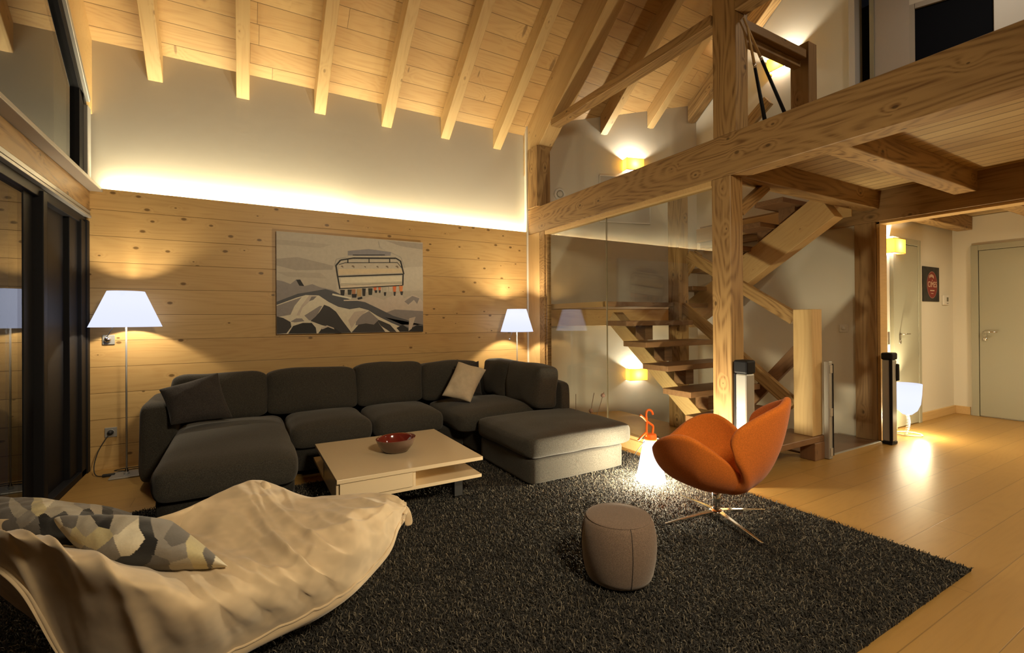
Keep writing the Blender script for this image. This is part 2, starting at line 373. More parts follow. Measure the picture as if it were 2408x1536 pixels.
struct(boxes('trim_2', [(XL - .1, XL + .085, -1.3, 5.27, 2.355, 2.385), (XL - .1, XL - .005, -1.3, 5.2, 2.385, 2.44)], 'sill', bev=.004), 'grey projecting sill under the upper glazing', 'sill')
struct(box('wall_left', (XL - .12, XL, -3.5, -1.2, 0, 4.3), 'plaster'), 'plaster wall beside the glass behind the viewpoint', 'wall')

# ------------------------------------------------------------------ rafters
RD = Vector((0, -1, SL)).normalized(); RN = Vector((0, -SL, -1)).normalized()   # along the slope, and down from the boards
def rafter(xc, w, h, y0, y1, label, name='rafter', mat='rafter', group='rafters against the sloping ceiling', cut=True):
    """plumb cut at the wall end"""
    o = thing(name, label, 'roof beam', (xc, y0, roof(y0)), group=group) if False else None
    v = h / cos(math.atan(SL)); V = []
    for x in (-w / 2, w / 2):
        V += [(x, 0, 0), (x, 0, -v), (x, y1 - y0, roof(y1) - roof(y0)), (x, y1 - y0, roof(y1) - roof(y0) - v)]
    # local frame: x along the slope so that the grain follows
    R = Matrix((RD, Vector((1, 0, 0)), RD.cross(Vector((1, 0, 0))))).transposed()
    V = [R.inverted() @ Vector(p) for p in V]
    o = obj(name, V, [(0, 1, 3, 2), (4, 6, 7, 5), (0, 4, 5, 1), (2, 3, 7, 6), (0, 2, 6, 4), (1, 5, 7, 3)], mat)
    m = R.to_4x4(); m.translation = Vector((xc, y0, roof(y0))); o.matrix_basis = m
    bevel(o, .004, 1)
    return tag(o, label, 'beam', group)
nm = ['first', 'second', 'third', 'fourth', 'fifth', 'sixth']
for i, x in enumerate((-.67, .016, .718, 1.417, 2.121, 2.822)):
    rafter(x, .112, .195, YP, RIDGE, f'pale pine rafter, {nm[i]} from the glazed left wall, ending low on the lit plaster wall')
def wy(x): return A0.y + (x - A0.x) * (A1.y - A0.y) / (A1.x - A0.x)
rafter(4.25, .112, .195, wy(4.25), RIDGE, 'pale pine rafter ending on the stairwell wall left of the upper wall lamp')
rafter(4.93, .112, .195, wy(4.93), RIDGE, 'pale pine rafter ending on the stairwell wall above the upper wall lamp')
rafter(5.56, .14, .20, wy(5.56), RIDGE, 'pine rafter running up against the cream wall above the gallery', mat='beam')
# principal rafter on its short post, seen as a broad timber
rafter(3.32, .2, .42, YP, RIDGE, 'broad pine principal rafter where the living room meets the stairwell', name='principal_rafter', mat='rafter', group=None)
tag(beam('short_post', (3.28, 5.0, GF), (3.28, 5.0, 3.42), .2, .22, 'beam', upv=(0, 1, 0)), 'short brown post under the foot of the principal rafter', 'post')

# ------------------------------------------------------------------ frame of the gallery
tag(beam('gallery_beam', (XB + .08, 5.2, 2.50), (XB + .08, -3.5, 2.50), .16, .32, 'beam'), 'long heavy pine beam with dark grain carrying the gallery edge', 'beam')
tag(beam('post', (XB + .075, 2.345, 0), (XB + .075, 2.345, 2.34), .165, .15, 'beam', upv=(1, 0, 0)), 'heavy squared pine post under the long gallery beam beside the orange chair', 'post')
tag(beam('king_post', (XB + .075, 2.31, GF), (XB + .075, 2.31, 5.5), .20, .15, 'beam', upv=(1, 0, 0)), 'tall pine post rising from the gallery beam to the roof', 'post')
tag(beam('wall_post', (XB + .06, 5.05, 0), (XB + .06, 5.05, 2.34), .28, .12, 'trim', upv=(1, 0, 0)), 'pale pine post at the right end of the boarded wall', 'post')
tag(beam('joist', (XB + .16, 2.335, 2.44), (5.58, 2.335, 2.44), .15, .19, 'beam'), 'brown joist under the gallery from the heavy post to the hall beam', 'beam', 'joists under the gallery')
tag(beam('joist', (XB + .16, 1.60, 2.44), (5.58, 1.60, 2.44), .15, .19, 'beam'), 'brown joist crossing the middle of the gallery soffit', 'beam', 'joists under the gallery')
tag(beam('joist', (XB + .16, .62, 2.44), (5.58, .62, 2.44), .15, .19, 'beam'), 'brown joist at the right edge of the gallery soffit', 'beam', 'joists under the gallery')
tag(beam('hall_beam', (5.66, 4.4, 2.375), (5.66, -3.5, 2.375), .16, .31, 'dark_beam'), 'dark brown beam across the opening to the hall', 'beam')
tag(beam('hall_post', (5.655, 2.39, -.3), (5.655, 2.39, 2.22), .19, .15, 'dark_beam', upv=(1, 0, 0)), 'brown post at the left of the hall opening', 'post')
struct(boxes('trim_3', [(5.60, 5.75, 2.265, 2.293, 0, 2.22), (5.60, 5.75, -3.5, 2.293, 2.195, 2.219)], 'trim', bev=.002), 'pale pine lining around the hall opening', 'trim')
tag(beam('hall_joist', (5.74, 2.33, 2.44), (8.05, 2.33, 2.44), .15, .17, 'beam'), 'brown joist running along the hall wall above the poster', 'beam', 'joists in the hall')
tag(beam('hall_joist', (5.74, 1.60, 2.44), (8.05, 1.60, 2.44), .15, .17, 'beam'), 'brown joist in the hall above the entrance door', 'beam', 'joists in the hall')
# gallery railings
r = thing('handrail', 'long pine handrail above the gallery beam passing the tall post', 'railing', (XB + .07, 4.7, GF))
beam('rail', (XB + .05, 4.62, 3.60), (XB + .05, 2.415, 3.60), .13, .085, 'beam', r)
beam('rail', (XB + .05, 2.205, 3.60), (XB + .05, -3, 3.60), .13, .085, 'beam', r)
r = thing('gallery_railing', 'short grey-brown railing with glass between the tall post and a stub post', 'railing', (3.4, 2.3, GF))
beam('top_rail', (3.37, 2.30, 3.545), (4.26, 2.30, 3.545), .10, .075, 'dark_beam', r)
beam('lower_rail', (3.37, 2.33, 3.476), (4.26, 2.33, 3.476), .06, .055, 'dark_beam', r)
beam('side_strip', (3.395, 2.28, GF), (3.395, 2.28, 3.5), .03, .05, 'dark_beam', r, upv=(1, 0, 0))
beam('end_post', (4.36, 2.33, GF), (4.36, 2.33, 3.67), .16, .13, 'dark_beam', r, upv=(1, 0, 0))
box('glass_pane', (3.40, 4.29, 2.285, 2.293, GF + .05, 3.50), 'glass', r)
boxes('glass_bead', [(3.42, 4.29, 2.268, 2.282, 3.502, 3.508)], 'white', r)

# ------------------------------------------------------------------ glass partition below the beam
gp = thing('glass_partition', 'clear glass partition between sofa and stairs with a fine vertical joint', 'glass wall', (XB + .05, 3.6, 0))
lp = lambda *b: (b[0] - gp.location.x, b[1] - gp.location.x, b[2] - gp.location.y, b[3] - gp.location.y, b[4], b[5])
box('glass_pane', lp(XB + .045, XB + .055, 2.43, 3.716, .13, 2.30), 'glass', gp)
box('glass_pane', lp(XB + .045, XB + .055, 3.722, 4.80, .13, 2.30), 'glass', gp)
box('glass_joint', lp(XB + .043, XB + .057, 3.716, 3.722, .13, 2.30), plain('joint_seal', (.25, .2, .12), .5), gp)
boxes('bottom_rail', [lp(XB - .01, XB + .11, 2.43, 4.91, 0, .10), lp(XB + .01, XB + .09, 2.43, 4.91, .10, .13)], 'trim', gp, .003)
boxes('top_rail', [lp(XB + .005, XB + .10, 2.43, 4.80, 2.295, 2.34)], 'trim', gp, .003)
boxes('side_frame', [lp(XB + .0, XB + .10, 4.80, 4.91, .1, 2.34), lp(XB + .02, XB + .08, 4.77, 4.80, .1, 2.30)], 'beam', gp, .003)

# ------------------------------------------------------------------ stairs
st = thing('staircase', 'open pine staircase with brown treads turning on a landing behind the glass', 'stairs', (4.3, 3.3, 0))
R_ = .205; NL = {1: 2.24, 2: 2.49, 3: 2.74, 4: 2.99, 5: 3.25, 6: 3.51}
def sb(name, b, mat, bev=.004, long_y=False):
    ob = bpy.data.objects
    x0, x1, y0, y1, z0, z1 = b
    if long_y: return beam(name, ((x0 + x1) / 2, y0, (z0 + z1) / 2), ((x0 + x1) / 2, y1, (z0 + z1) / 2), x1 - x0, z1 - z0, mat, st, bev=bev)
    return beam(name, (x0, (y0 + y1) / 2, (z0 + z1) / 2), (x1, (y0 + y1) / 2, (z0 + z1) / 2), y1 - y0, z1 - z0, mat, st, bev=bev)
for n, y in NL.items():
    x1 = 4.50 if n == 1 else 4.33
    sb('tread', (3.34 if n > 1 else 3.42, x1, y, y + .31, n * R_ - .052, n * R_), 'tread')
    o = box('riser_block', (3.70, 3.81, y + .10, y + .24, (n - 1) * R_ + (.0 if n > 1 else .003), n * R_ - .052), 'tread'); o.parent = st; o.location = -st.location
sb('landing', (3.34, 5.62, 3.79, 4.40, 7 * R_ - .052, 7 * R_), 'tread')
o = wallpoly('landing_back', [(3.34, 4.40, 7 * R_ - .052), (5.62, 4.40, 7 * R_ - .052), (5.62, 4.49, 7 * R_ - .052), (3.34, 5.11, 7 * R_ - .052)], (0, 0, 1), .052, 'tread'); o.parent = st; o.location = -st.location
sb('landing_edge', (3.325, 3.34, 3.79, 5.10, 7 * R_ - .055, 7 * R_ + .002), 'trim', 0, True)
tv = (A1 - A0).normalized()
beam('wall_bearer', A0 + tv * .2 + Vector((-.015, -.055, 1.27)), A0 + tv * 2.45 + Vector((-.015, -.055, 1.27)), .08, .22, 'rafter', st)
# central stringers under both flights
beam('stringer', (3.755, 2.70, .110), (3.755, 4.13, 1.268), .15, .155, 'rafter', st)
NU = {8: 3.80, 9: 3.54, 10: 3.22, 11: 2.95, 12: 2.71}
for n, y in NU.items():
    sb('tread', (4.68, 5.52, y - .0, y + .30, n * R_ - .052, n * R_), 'tread')
    o = box('riser_block', (4.98, 5.12, y + .05, y + .22, (n - 1) * R_, n * R_ - .052), 'tread'); o.parent = st; o.location = -st.location
beam('stringer', (5.02, 4.15, 1.26), (5.02, 2.44, 2.35), .16, .30, 'rafter', st)
beam('centre_post', (4.41, 3.78, 0), (4.41, 3.78, GF), .16, .16, 'beam', st, upv=(1, 0, 0))
beam('newel_post', (4.415, 2.345, R_), (4.415, 2.345, 1.325), .165, .16, 'rafter', st, upv=(1, 0, 0))
beam('newel_post', (4.415, 2.30, 0), (4.415, 2.30, R_ - .052), .13, .2, 'tread', st, upv=(1, 0, 0))
HX = 4.41
def rail(name, p, q, w, h, mat='beam'): return beam(name, p, q, w, h, mat, st)
rail('handrail', at(1620, 601, x=HX), at(1870, 750, x=HX), .06, .115)
rail('handrail', at(1606, 722, x=HX), at(1868, 953, x=HX), .06, .12)
rail('lower_rail', at(1885, 818, x=4.56), at(1755, 952, x=4.56), .05, .12, 'tread')
rail('knee_brace', at(1608, 648, x=4.5), at(1643, 595, x=4.5), .06, .09)
rail('knee_brace', at(1738, 497, y=2.36), at(1800, 438, y=2.36), .06, .085)
rail('wall_handrail', at(1735, 322, x=5.5), at(1808, 236, x=5.5), .06, .14)
rail('wall_beam', (5.60, 4.45, 2.41), (5.60, 2.5, 2.41), .07, .19, 'trim')
# descending flight: first tread and nosing, then two lower treads
ds = thing('cellar_stairs', 'dark brown top step of the stairs going down beside the newel post', 'stairs', (5, 2.45, 0))
bxl = lambda b: (b[0] - 5, b[1] - 5, b[2] - 2.45, b[3] - 2.45, b[4], b[5])
box('tread', bxl((4.52, 5.57, 2.27, 2.68, -.06, -.001)), 'dark_floor', ds, .004)
box('tread', bxl((4.45, 5.64, 2.66, 2.98, -.26, -.2)), 'dark_floor', ds, .004)
box('tread', bxl((4.45, 5.64, 2.96, 3.28, -.46, -.4)), 'dark_floor', ds, .004)
box('nosing', bxl((4.54, 5.56, 2.25, 2.275, -.01, .004)), 'alu', ds, .002)
struct(box('wall_cellar', (4.40, 4.45, 2.25, 5.2, -2.4, -.08), 'plaster'), 'wall of the cellar stairs', 'wall')
struct(box('floor_cellar', (4.4, 5.7, 2.2, 5.3, -2.5, -2.4), 'dark_floor'), 'floor at the foot of the cellar stairs', 'floor')

# ------------------------------------------------------------------ soft furniture helpers
def sofa_cloth(name, col, sheen=.25, ns=220, amt=.35, bstr=.25):
    t = T(name); n = t.noise(t.obj(), ns, 2, .7)
    c = t.mix(t.ramp(n, .35, .7), tuple(x * (1 - amt) for x in col), tuple(x * (1 + amt) for x in col))
    return t.bsdf(c, .95, n, bstr, .003, sheen=sheen, spec=.2)
M['sofa'] = sofa_cloth('charcoal_sofa_cloth', (.050, .046, .038), .12)
M['sofa_dark'] = sofa_cloth('dark_sofa_cloth', (.03, .028, .024), .08)
M['pillow_dark'] = sofa_cloth('dark_grey_pillow_cloth', (.045, .040, .038), .1)
M['pillow_cream'] = sofa_cloth('cream_satin', (.52, .45, .33), .1, 20, .05, .1)
M['velour'] = sofa_cloth('beige_velour', (.60, .47, .30), .35, 9, .10, .15)
M['orange'] = sofa_cloth('orange_wool', (.66, .175, .022), .15, 160, .12, .1)
M['pouf'] = sofa_cloth('taupe_felt', (.17, .118, .086), .25, 260, .25)
M['seam'] = plain('dark_seam', (.03, .022, .018), .8)

def cushion(name, b, r, puff=.0, mat='sofa', parent=None, n=9, wr=.004, rot=None, seed=0, side=.0):
    """stuffed block with rounded edges, crown and soft wrinkles; b = x0,x1,y0,y1,z0,z1"""
    x0, x1, y0, y1, z0, z1 = b; c = Vector(((x0 + x1) / 2, (y0 + y1) / 2, (z0 + z1) / 2)); D = Vector((x1 - x0, y1 - y0, z1 - z0))
    bm = bmesh.new(); bmesh.ops.create_cube(bm, size=1); bmesh.ops.subdivide_edges(bm, edges=bm.edges[:], cuts=n, use_grid_fill=True)
    for v in bm.verts:
        p = v.co.copy(); q = Vector([p[i] * D[i] for i in range(3)])
        inn = Vector([max(-D[i] / 2 + r, min(D[i] / 2 - r, q[i])) for i in range(3)]); d = q - inn
        if d.length > 1e-6: q = inn + d.normalized() * r
        a, bb, cc = (1 - (2 * p.x) ** 2), (1 - (2 * p.y) ** 2), (1 - (2 * p.z) ** 2)
        q.z += puff * a * bb * (1 if p.z > 0 else .3) * (2 * p.z); q.y += side * a * cc * 2 * p.y; q.x += side * bb * cc * 2 * p.x
        nv = noise.noise_vector((q + Vector((seed * 3.1, 0, 0))) * 5) * wr * 2 + noise.noise_vector((q + Vector((0, seed * 2.3, 0))) * 14) * wr * .5
        v.co = q + nv
    me = bpy.data.meshes.new(name); bm.to_mesh(me); bm.free()
    o = bpy.data.objects.new(name, me); C.objects.link(o); me.materials.append(M[mat])
    o.location = c - (parent.location if parent else Vector())
    if parent: o.parent = parent
    if rot: o.rotation_euler = rot
    return subsurf(o, 1)

def pillow(name, cs, th, mat, n=16, pinch=.07, wr=.006, seed=0, parent=None, sub=1):
    """scatter cushion from its four corners (anticlockwise seen from the front)"""
    a, b, c, d = [Vector(p) for p in cs]; nrm = (b - a).cross(d - a).normalized(); ctr = (a + b + c + d) / 4
    V, F = [], []
    for s in (1, -1):
        for i in range(n + 1):
            for j in range(n + 1):
                x, y = 2 * i / n - 1, 2 * j / n - 1
                px = x * (1 - pinch * (1 - y * y)); py = y * (1 - pinch * (1 - x * x))
                u, v = (px + 1) / 2, (py + 1) / 2
                p = a * (1 - u) * (1 - v) + b * u * (1 - v) + c * u * v + d * (1 - u) * v
                h = th / 2 * (max(0, (1 - x * x) * (1 - y * y))) ** .42
                w = noise.noise((p + Vector((seed, 0, 0))) * 9) * wr * 2 + noise.noise((p + Vector((0, seed, 0))) * 25) * wr
                V.append(p + nrm * (s * h + (w if h > 0 else 0)) - ctr)
    m = (n + 1) ** 2
    for i in range(n):
        for j in range(n):
            k = i * (n + 1) + j; F.append((k, k + n + 1, k + n + 2, k + 1)); k += m; F.append((k, k + 1, k + n + 2, k + n + 1))
    o = obj(name, V, F, mat, parent, True, loc=ctr)
    bm = bmesh.new(); bm.from_mesh(o.data); bmesh.ops.remove_doubles(bm, verts=bm.verts[:], dist=1e-5); bm.to_mesh(o.data); bm.free()
    return subsurf(o, 1) if sub else o

# ------------------------------------------------------------------ corner sofa
so = thing('corner_sofa', 'large U-shaped charcoal fabric corner sofa with chaise along the boarded wall', 'sofa', (1.1, 4.4, 0))
L = so.location
def sbx(name, b, r, mat='sofa', puff=0, **k): return cushion(name, b, r, puff, mat, so, **k)
sbx('base', (-.44, .30, 3.27, 4.95, .035, .24), .03, 'sofa_dark', wr=.002)
sbx('base', (.30, 1.84, 4.10, 4.95, .035, .24), .03, 'sofa_dark', wr=.002)
sbx('base', (1.84, 2.70, 3.86, 4.95, .035, .24), .03, 'sofa_dark', wr=.002)
sbx('armrest', (-.675, -.445, 4.39, 5.10, .03, .635), .06, side=.01, seed=3)
sbx('back_frame', (-.45, 2.78, 4.93, 5.10, .05, .66), .05, 'sofa_dark', n=12)
sbx('back_frame', (2.66, 2.79, 3.70, 4.93, .05, .645), .04)
sbx('seat_cushion', (-.455, .315, 3.20, 4.72, .215, .43), .085, puff=.03, n=12, seed=1)
sbx('seat_cushion', (.32, .965, 4.03, 4.72, .22, .425), .08, puff=.03, seed=2)
sbx('seat_cushion', (.97, 1.62, 4.03, 4.72, .22, .425), .08, puff=.03, seed=4)
sbx('seat_cushion', (1.66, 2.64, 3.84, 4.72, .22, .42), .08, puff=.03, seed=5)
for i, (a, b, z) in enumerate(((-.50, .185, .80), (.19, .945, .80), (.95, 1.60, .815), (1.61, 2.26, .80))):
    sbx('back_cushion', (a, b, 4.62, 4.93, .40, z), .055, puff=.012, side=.018, rot=(radians(-7), 0, 0), seed=10 + i, wr=.008)
sbx('back_cushion', (2.42, 2.67, 3.73, 4.38, .39, .80), .055, puff=.012, side=.02, rot=(0, radians(6), 0), seed=16, wr=.008)
sbx('back_cushion', (2.40, 2.66, 4.36, 4.88, .40, .80), .055, puff=.012, side=.02, rot=(0, radians(4), 0), seed=17, wr=.008)
for p in ((-.38, 3.35), (.22, 3.35)):
    box('leg', (p[0] - L.x - .03, p[0] - L.x + .03, p[1] - L.y - .03, p[1] - L.y + .03, .0, .05), 'rubber', so)
ot = thing('ottoman', 'boxy charcoal footstool closing the right end of the sofa, lit by the lantern', 'footstool', (2.3, 3.35, 0))
cushion('base', (1.83, 2.76, 2.93, 3.80, .02, .215), .02, 0, 'sofa', ot, wr=.003)
cushion('seat_cushion', (1.81, 2.84, 2.905, 3.82, .205, .385), .06, .02, 'sofa', ot, n=12, seed=8, side=.008)
ly = 4.42
tag(pillow('throw_pillow', [at(398, 1003, y=4.28), at(552, 985, y=4.35), at(515, 873, y=4.52), at(369, 915, y=4.42)], .16, 'pillow_dark', seed=2),
    'dark grey square pillow leaning in the left corner of the sofa', 'pillow')
tag(pillow('throw_pillow', [at(1036, 933, y=4.30), at(1107, 949, y=4.14), at(1146, 868, y=4.36), at(1077, 848, y=4.50)], .15, 'pillow_cream', seed=5, wr=.009),
    'cream satin pillow standing on one corner in the sofa corner', 'pillow')
tag(pillow('throw_pillow', [at(1060, 930, y=4.62), at(1135, 930, y=4.62), at(1127, 846, y=4.62), at(1062, 866, y=4.62)], .10, 'pillow_dark', seed=7),
    'grey pillow half hidden behind the cream satin pillow', 'pillow')

# ------------------------------------------------------------------ coffee table and bowl
tb = thing('coffee_table', 'low square cream lacquered coffee table with drawer and offset lower shelf', 'table', (.95, 3.38, 0))
M['lacquer'] = plain('cream_lacquer', (.72, .58, .38), .22, spec=.5, coat=.3)
tl = lambda *b: (b[0] - .95, b[1] - .95, b[2] - 3.38, b[3] - 3.38, b[4], b[5])
box('tabletop', tl(.478, 1.432, 2.905, 3.855, .287, .312), 'lacquer', tb, .002)
box('lower_shelf', tl(.478, 1.432, 2.925, 3.955, .165, .187), 'lacquer', tb, .002)
boxes('drawer_case', [tl(.478, .492, 2.925, 3.42, .187, .287), tl(.945, .962, 2.925, 3.42, .187, .287), tl(.478, .962, 3.40, 3.42, .187, .287)], 'lacquer', tb)
box('drawer', tl(.497, .940, 2.915, 3.38, .191, .283), 'lacquer', tb, .0015)
boxes('side_panel', [tl(.962, .978, 3.42, 3.85, .187, .287), tl(1.415, 1.430, 3.42, 3.85, .187, .287), tl(.962, 1.43, 3.42, 3.435, .187, .287)], 'lacquer', tb)
for x, y in ((.62, 3.05), (1.30, 3.05), (.62, 3.75), (1.30, 3.75)): box('leg', tl(x - .03, x + .03, y - .03, y + .03, .03, .165), 'rubber', tb)
M['bowl_out'] = plain('dark_bronze', (.10, .06, .04), .35, coat=.3)
M['bowl_in'] = plain('dark_red_lacquer', (.16, .02, .012), .12, coat=.6)
bw = thing('bowl', 'dark red lacquered bowl on the coffee table', 'bowl', (.95, 3.33, .312))
def wob(o, k=.06):
    for v in o.data.vertices:
        a = math.atan2(v.co.y, v.co.x); f = 1 + k * cos(2 * a + .6); v.co.x *= f; v.co.y *= f; v.co.z *= 1 + 1.0 * k * cos(a - .4)
    return o
wob(lathe('outer_shell', [(.0, .001), (.065, .001), (.085, .012), (.112, .05), (.126, .085), (.131, .10)], 'bowl_out', bw))
wob(lathe('inner_shell', [(.131, .10), (.127, .102), (.120, .085), (.105, .052), (.07, .018), (.0, .012)], 'bowl_in', bw))
M['nut'] = plain('pale_glazed_sweets', (.6, .5, .3), .2); M['redsweet'] = plain('red_sweet', (.5, .06, .03), .25)
for i, (x, y, z, m) in enumerate(((.0, .02, .034, 'nut'), (.03, .045, .036, 'nut'), (-.03, .03, .034, 'nut'), (.015, -.03, .034, 'nut'), (-.02, -.045, .036, 'redsweet'))):
    o = lathe('sweet', [(.001, -.013), (.012, -.008), (.016, 0), (.012, .008), (.001, .013)], m, n=12, loc=(.95 + x, 3.33 + y, .312 + z))
    tag(o, ('small pale shiny sweet in the middle of the dark red bowl', 'small pale shiny sweet at the back right inside the dark red bowl', 'small pale shiny sweet at the back left inside the dark red bowl',
            'small pale shiny sweet at the front inside the dark red bowl beside the pen', 'small red sweet inside the dark red bowl')[i], 'sweet', 'sweets in the bowl')
tag(tube('pen', [(.97, 3.27, .352), (1.055, 3.33, .40)], .004, 'alu'), 'thin silver pen lying in the dark red bowl', 'pen')

# ------------------------------------------------------------------ floor lamps
def floor_lamp(x, y, zb, zt_, rb, rt, label, power, cordless=False):
    t = thing('floor_lamp', label, 'lamp', (x, y, 0))
    box('base', (-.10, .10, -.10, .10, .001, .012), 'alu', t, .003)
    tube('pole', [(0, 0, .012), (0, 0, zt_ - .06)], .0065, 'alu', t)
    lathe('collar', [(.0, .012), (.02, .012), (.012, .04), (.007, .06)], 'chrome', t, 16)
    lathe('lamp_shade', [(rb, zb), (rt, zt_)], 'lampshade', t, 48)
    boxes('shade_carrier', [(-rt * .95, rt * .95, -.004, .004, zt_ - .05, zt_ - .044), (-.004, .004, -rt * .95, rt * .95, zt_ - .05, zt_ - .044)], 'alu', t)
    tube('switch_rod', [(-.03, -.02, zb + .1), (-.12, -.03, zb - .085)], .003, 'alu', t)
    lathe('switch_ball', [(.001, -.012), (.010, -.006), (.012, 0), (.010, .006), (.001, .012)], 'chrome', t, 12, loc=(-.12, -.03, zb - .09))
    b = lathe('bulb', [(.001, -.04), (.022, -.025), (.03, 0), (.025, .02), (.012, .045)], M['bulb'], t, 16, loc=(0, 0, zb + .13))
    point('lamp_bulb_light', (0, 0, zb + .17), power, WARM, .035, t)
    return t
tt = T('glowing_bulb'); e = tt.n('ShaderNodeEmission'); e.inputs[0].default_value = (1, .85, .6, 1); e.inputs[1].default_value = 4; tt.t.links.new(e.outputs[0], tt.out.inputs[0]); M['bulb'] = tt.m
floor_lamp(-.82, 4.90, 1.21, 1.50, .238, .122, 'slim silver floor lamp with white cone shade beside the glazed wall', 27)
floor_lamp(2.86, 4.86, 1.105, 1.375, .196, .115, 'slim silver floor lamp with white cone shade behind the right sofa corner', 42)

# orange hooked lantern on the rug
ln = thing('lantern', 'portable lantern with white cone and orange hook handle glowing on the rug', 'lamp', (2.65, 2.54, .03))
lathe('shade', [(.0, .010), (.106, .010), (.108, .014), (.107, .03), (.088, .12), (.052, .308), (.0, .312)], 'lantern', ln, 40)
M['orange_plastic'] = plain('orange_plastic', (.70, .19, .03), .5)
lathe('neck', [(.0, .305), (.044, .305), (.046, .325), (.042, .355), (.036, .36), (0, .36)], 'orange_plastic', ln, 24)
def lz(x, y): p = at(1470 + x / 7.31, 940 + y / 7.31, y=2.54); return p - Vector((2.65, 2.54, .03)) + Vector((0, 0, .005))
tube('hook_handle', smoothpath([lz(372, 640), lz(368, 500), lz(372, 400), lz(362, 310), lz(362, 240), lz(378, 200), lz(410, 185), lz(448, 203), lz(470, 240), lz(476, 268)], 5), .0085, 'orange_plastic', ln)
tube('side_handle', smoothpath([lz(258, 275), lz(320, 325), lz(370, 380), lz(440, 430), lz(475, 460), lz(478, 520), lz(462, 640)], 5), .0085, 'orange_plastic', ln)
tube('cord_arm', [lz(372, 560), lz(300, 630), lz(222, 712)], .007, 'orange_plastic', ln)
tube('switch', [(.048, -.01, .325), (.066, -.02, .325)], .011, 'rubber', ln)
point('lantern_light', (0, 0, .13), 780, (1, .86, .58), .06, ln)
tag(tube('lantern_cable', smoothpath([lz(330, 740) + Vector((2.65, 2.54, .03)), at(1497, 1062, y=2.75), at(1484, 1085, z=.05), at(1470, 1100, z=.05)], 6), .003, 'rubber'), 'thin dark cable running from the lantern to the floor', 'cable')

# spring-footed lamp in the hall
hl = thing('bell_lamp', 'white glowing bell shaped lamp on a coiled foot on the hall floor', 'lamp', (6.20, 2.27, 0))
lathe('shade', [(.0, .195), (.04, .205), (.085, .25), (.112, .32), (.122, .42), (.128, .535)], 'lantern', hl, 40)
co = []
for i in range(140):
    t_ = i / 139; a = t_ * 2 * pi * 12; c = Vector((-.19, -.05, .02)).lerp(Vector((0, 0, .20)), t_) + Vector((.05, 0, 0)) * sin(t_ * pi) * 1
    co.append(c + Vector((cos(a) * .014, sin(a) * .014, 0)))
tube('coiled_foot', co, .004, 'white', hl, 6)
tube('base_ring', [(-.08 + .11 * cos(k * pi / 16), -.04 + .11 * sin(k * pi / 16), .012) for k in range(33)], .006, 'white', hl, 8)
point('bell_lamp_light', (0, -.0, .40), 60, (1, .83, .5), .06, hl)
point('bell_lamp_floor_light', (-.05, -.14, .16), 10, (1, .80, .45), .04, hl)

# ------------------------------------------------------------------ wall lamps with pleated shades
def wall_lamp(pos, nrm, label, power):
    """pos = centre of the shade on the wall, nrm points into the room"""
    n = Vector(nrm).normalized(); rz = math.atan2(n.y, n.x) + pi / 2
    t = thing('wall_lamp', label, 'lamp', pos, rz, 'square wall lamps with pleated amber shades')
    w, d, h = .13, .115, .08; s = .003
    V = [(-w, 0, -h), (-w, -d, -h), (w, -d, -h), (w, 0, -h), (-w, 0, h), (-w, -d, h), (w, -d, h), (w, 0, h)]
    obj('shade', V, [(0, 1, 5, 4), (1, 2, 6, 5), (2, 3, 7, 6)], 'amber', t)
    for z in (-h, h - .005): boxes('shade_rim', [(-w, w, -d - .002, -d + .002, z, z + .005)] + [(x - .002, x + .002, -d, 0, z, z + .005) for x in (-w, w)], M['amber_rim'], t)
    box('back_plate', (-.06, .06, -.012, 0, -.04, .04), 'white', t)
    obj('diffuser', [(-w + .01, -.01, -h + .01), (-w + .01, -d + .01, -h + .01), (w - .01, -d + .01, -h + .01), (w - .01, -.01, -h + .01)], [(0, 1, 2, 3)], 'lantern', t)
    point('wall_lamp_light', (0, -d / 2, .0), power, (1, .90, .70), .02, t)
    return t
M['amber_rim'] = plain('amber_trim', (.7, .25, .04), .6)
An = (-.266, -.964, 0)
def onA(u, v, off=.0):
    d = at(u, v, z=0) - EYE if v > 760 else at(u, v, z=9) - EYE
    nx = Vector(An); t_ = (A0 - EYE).dot(nx) / d.dot(nx); return EYE + d * t_ + nx * off
p = onA(1484, 392); wall_lamp(p, An, 'amber pleated wall lamp above the gallery beam on the stairwell wall', 22)
p = onA(1492, 879); wall_lamp(p, An, 'amber pleated wall lamp low on the wall seen through the glass partition', 22)
wall_lamp((5.638, 3.25, 4.29), (-1, 0, 0), 'amber pleated wall lamp high up behind the two cues', 22)
wall_lamp((6.24, 2.448, 2.03), (0, -1, 0), 'amber pleated wall lamp in the hall above the bell lamp', 18)

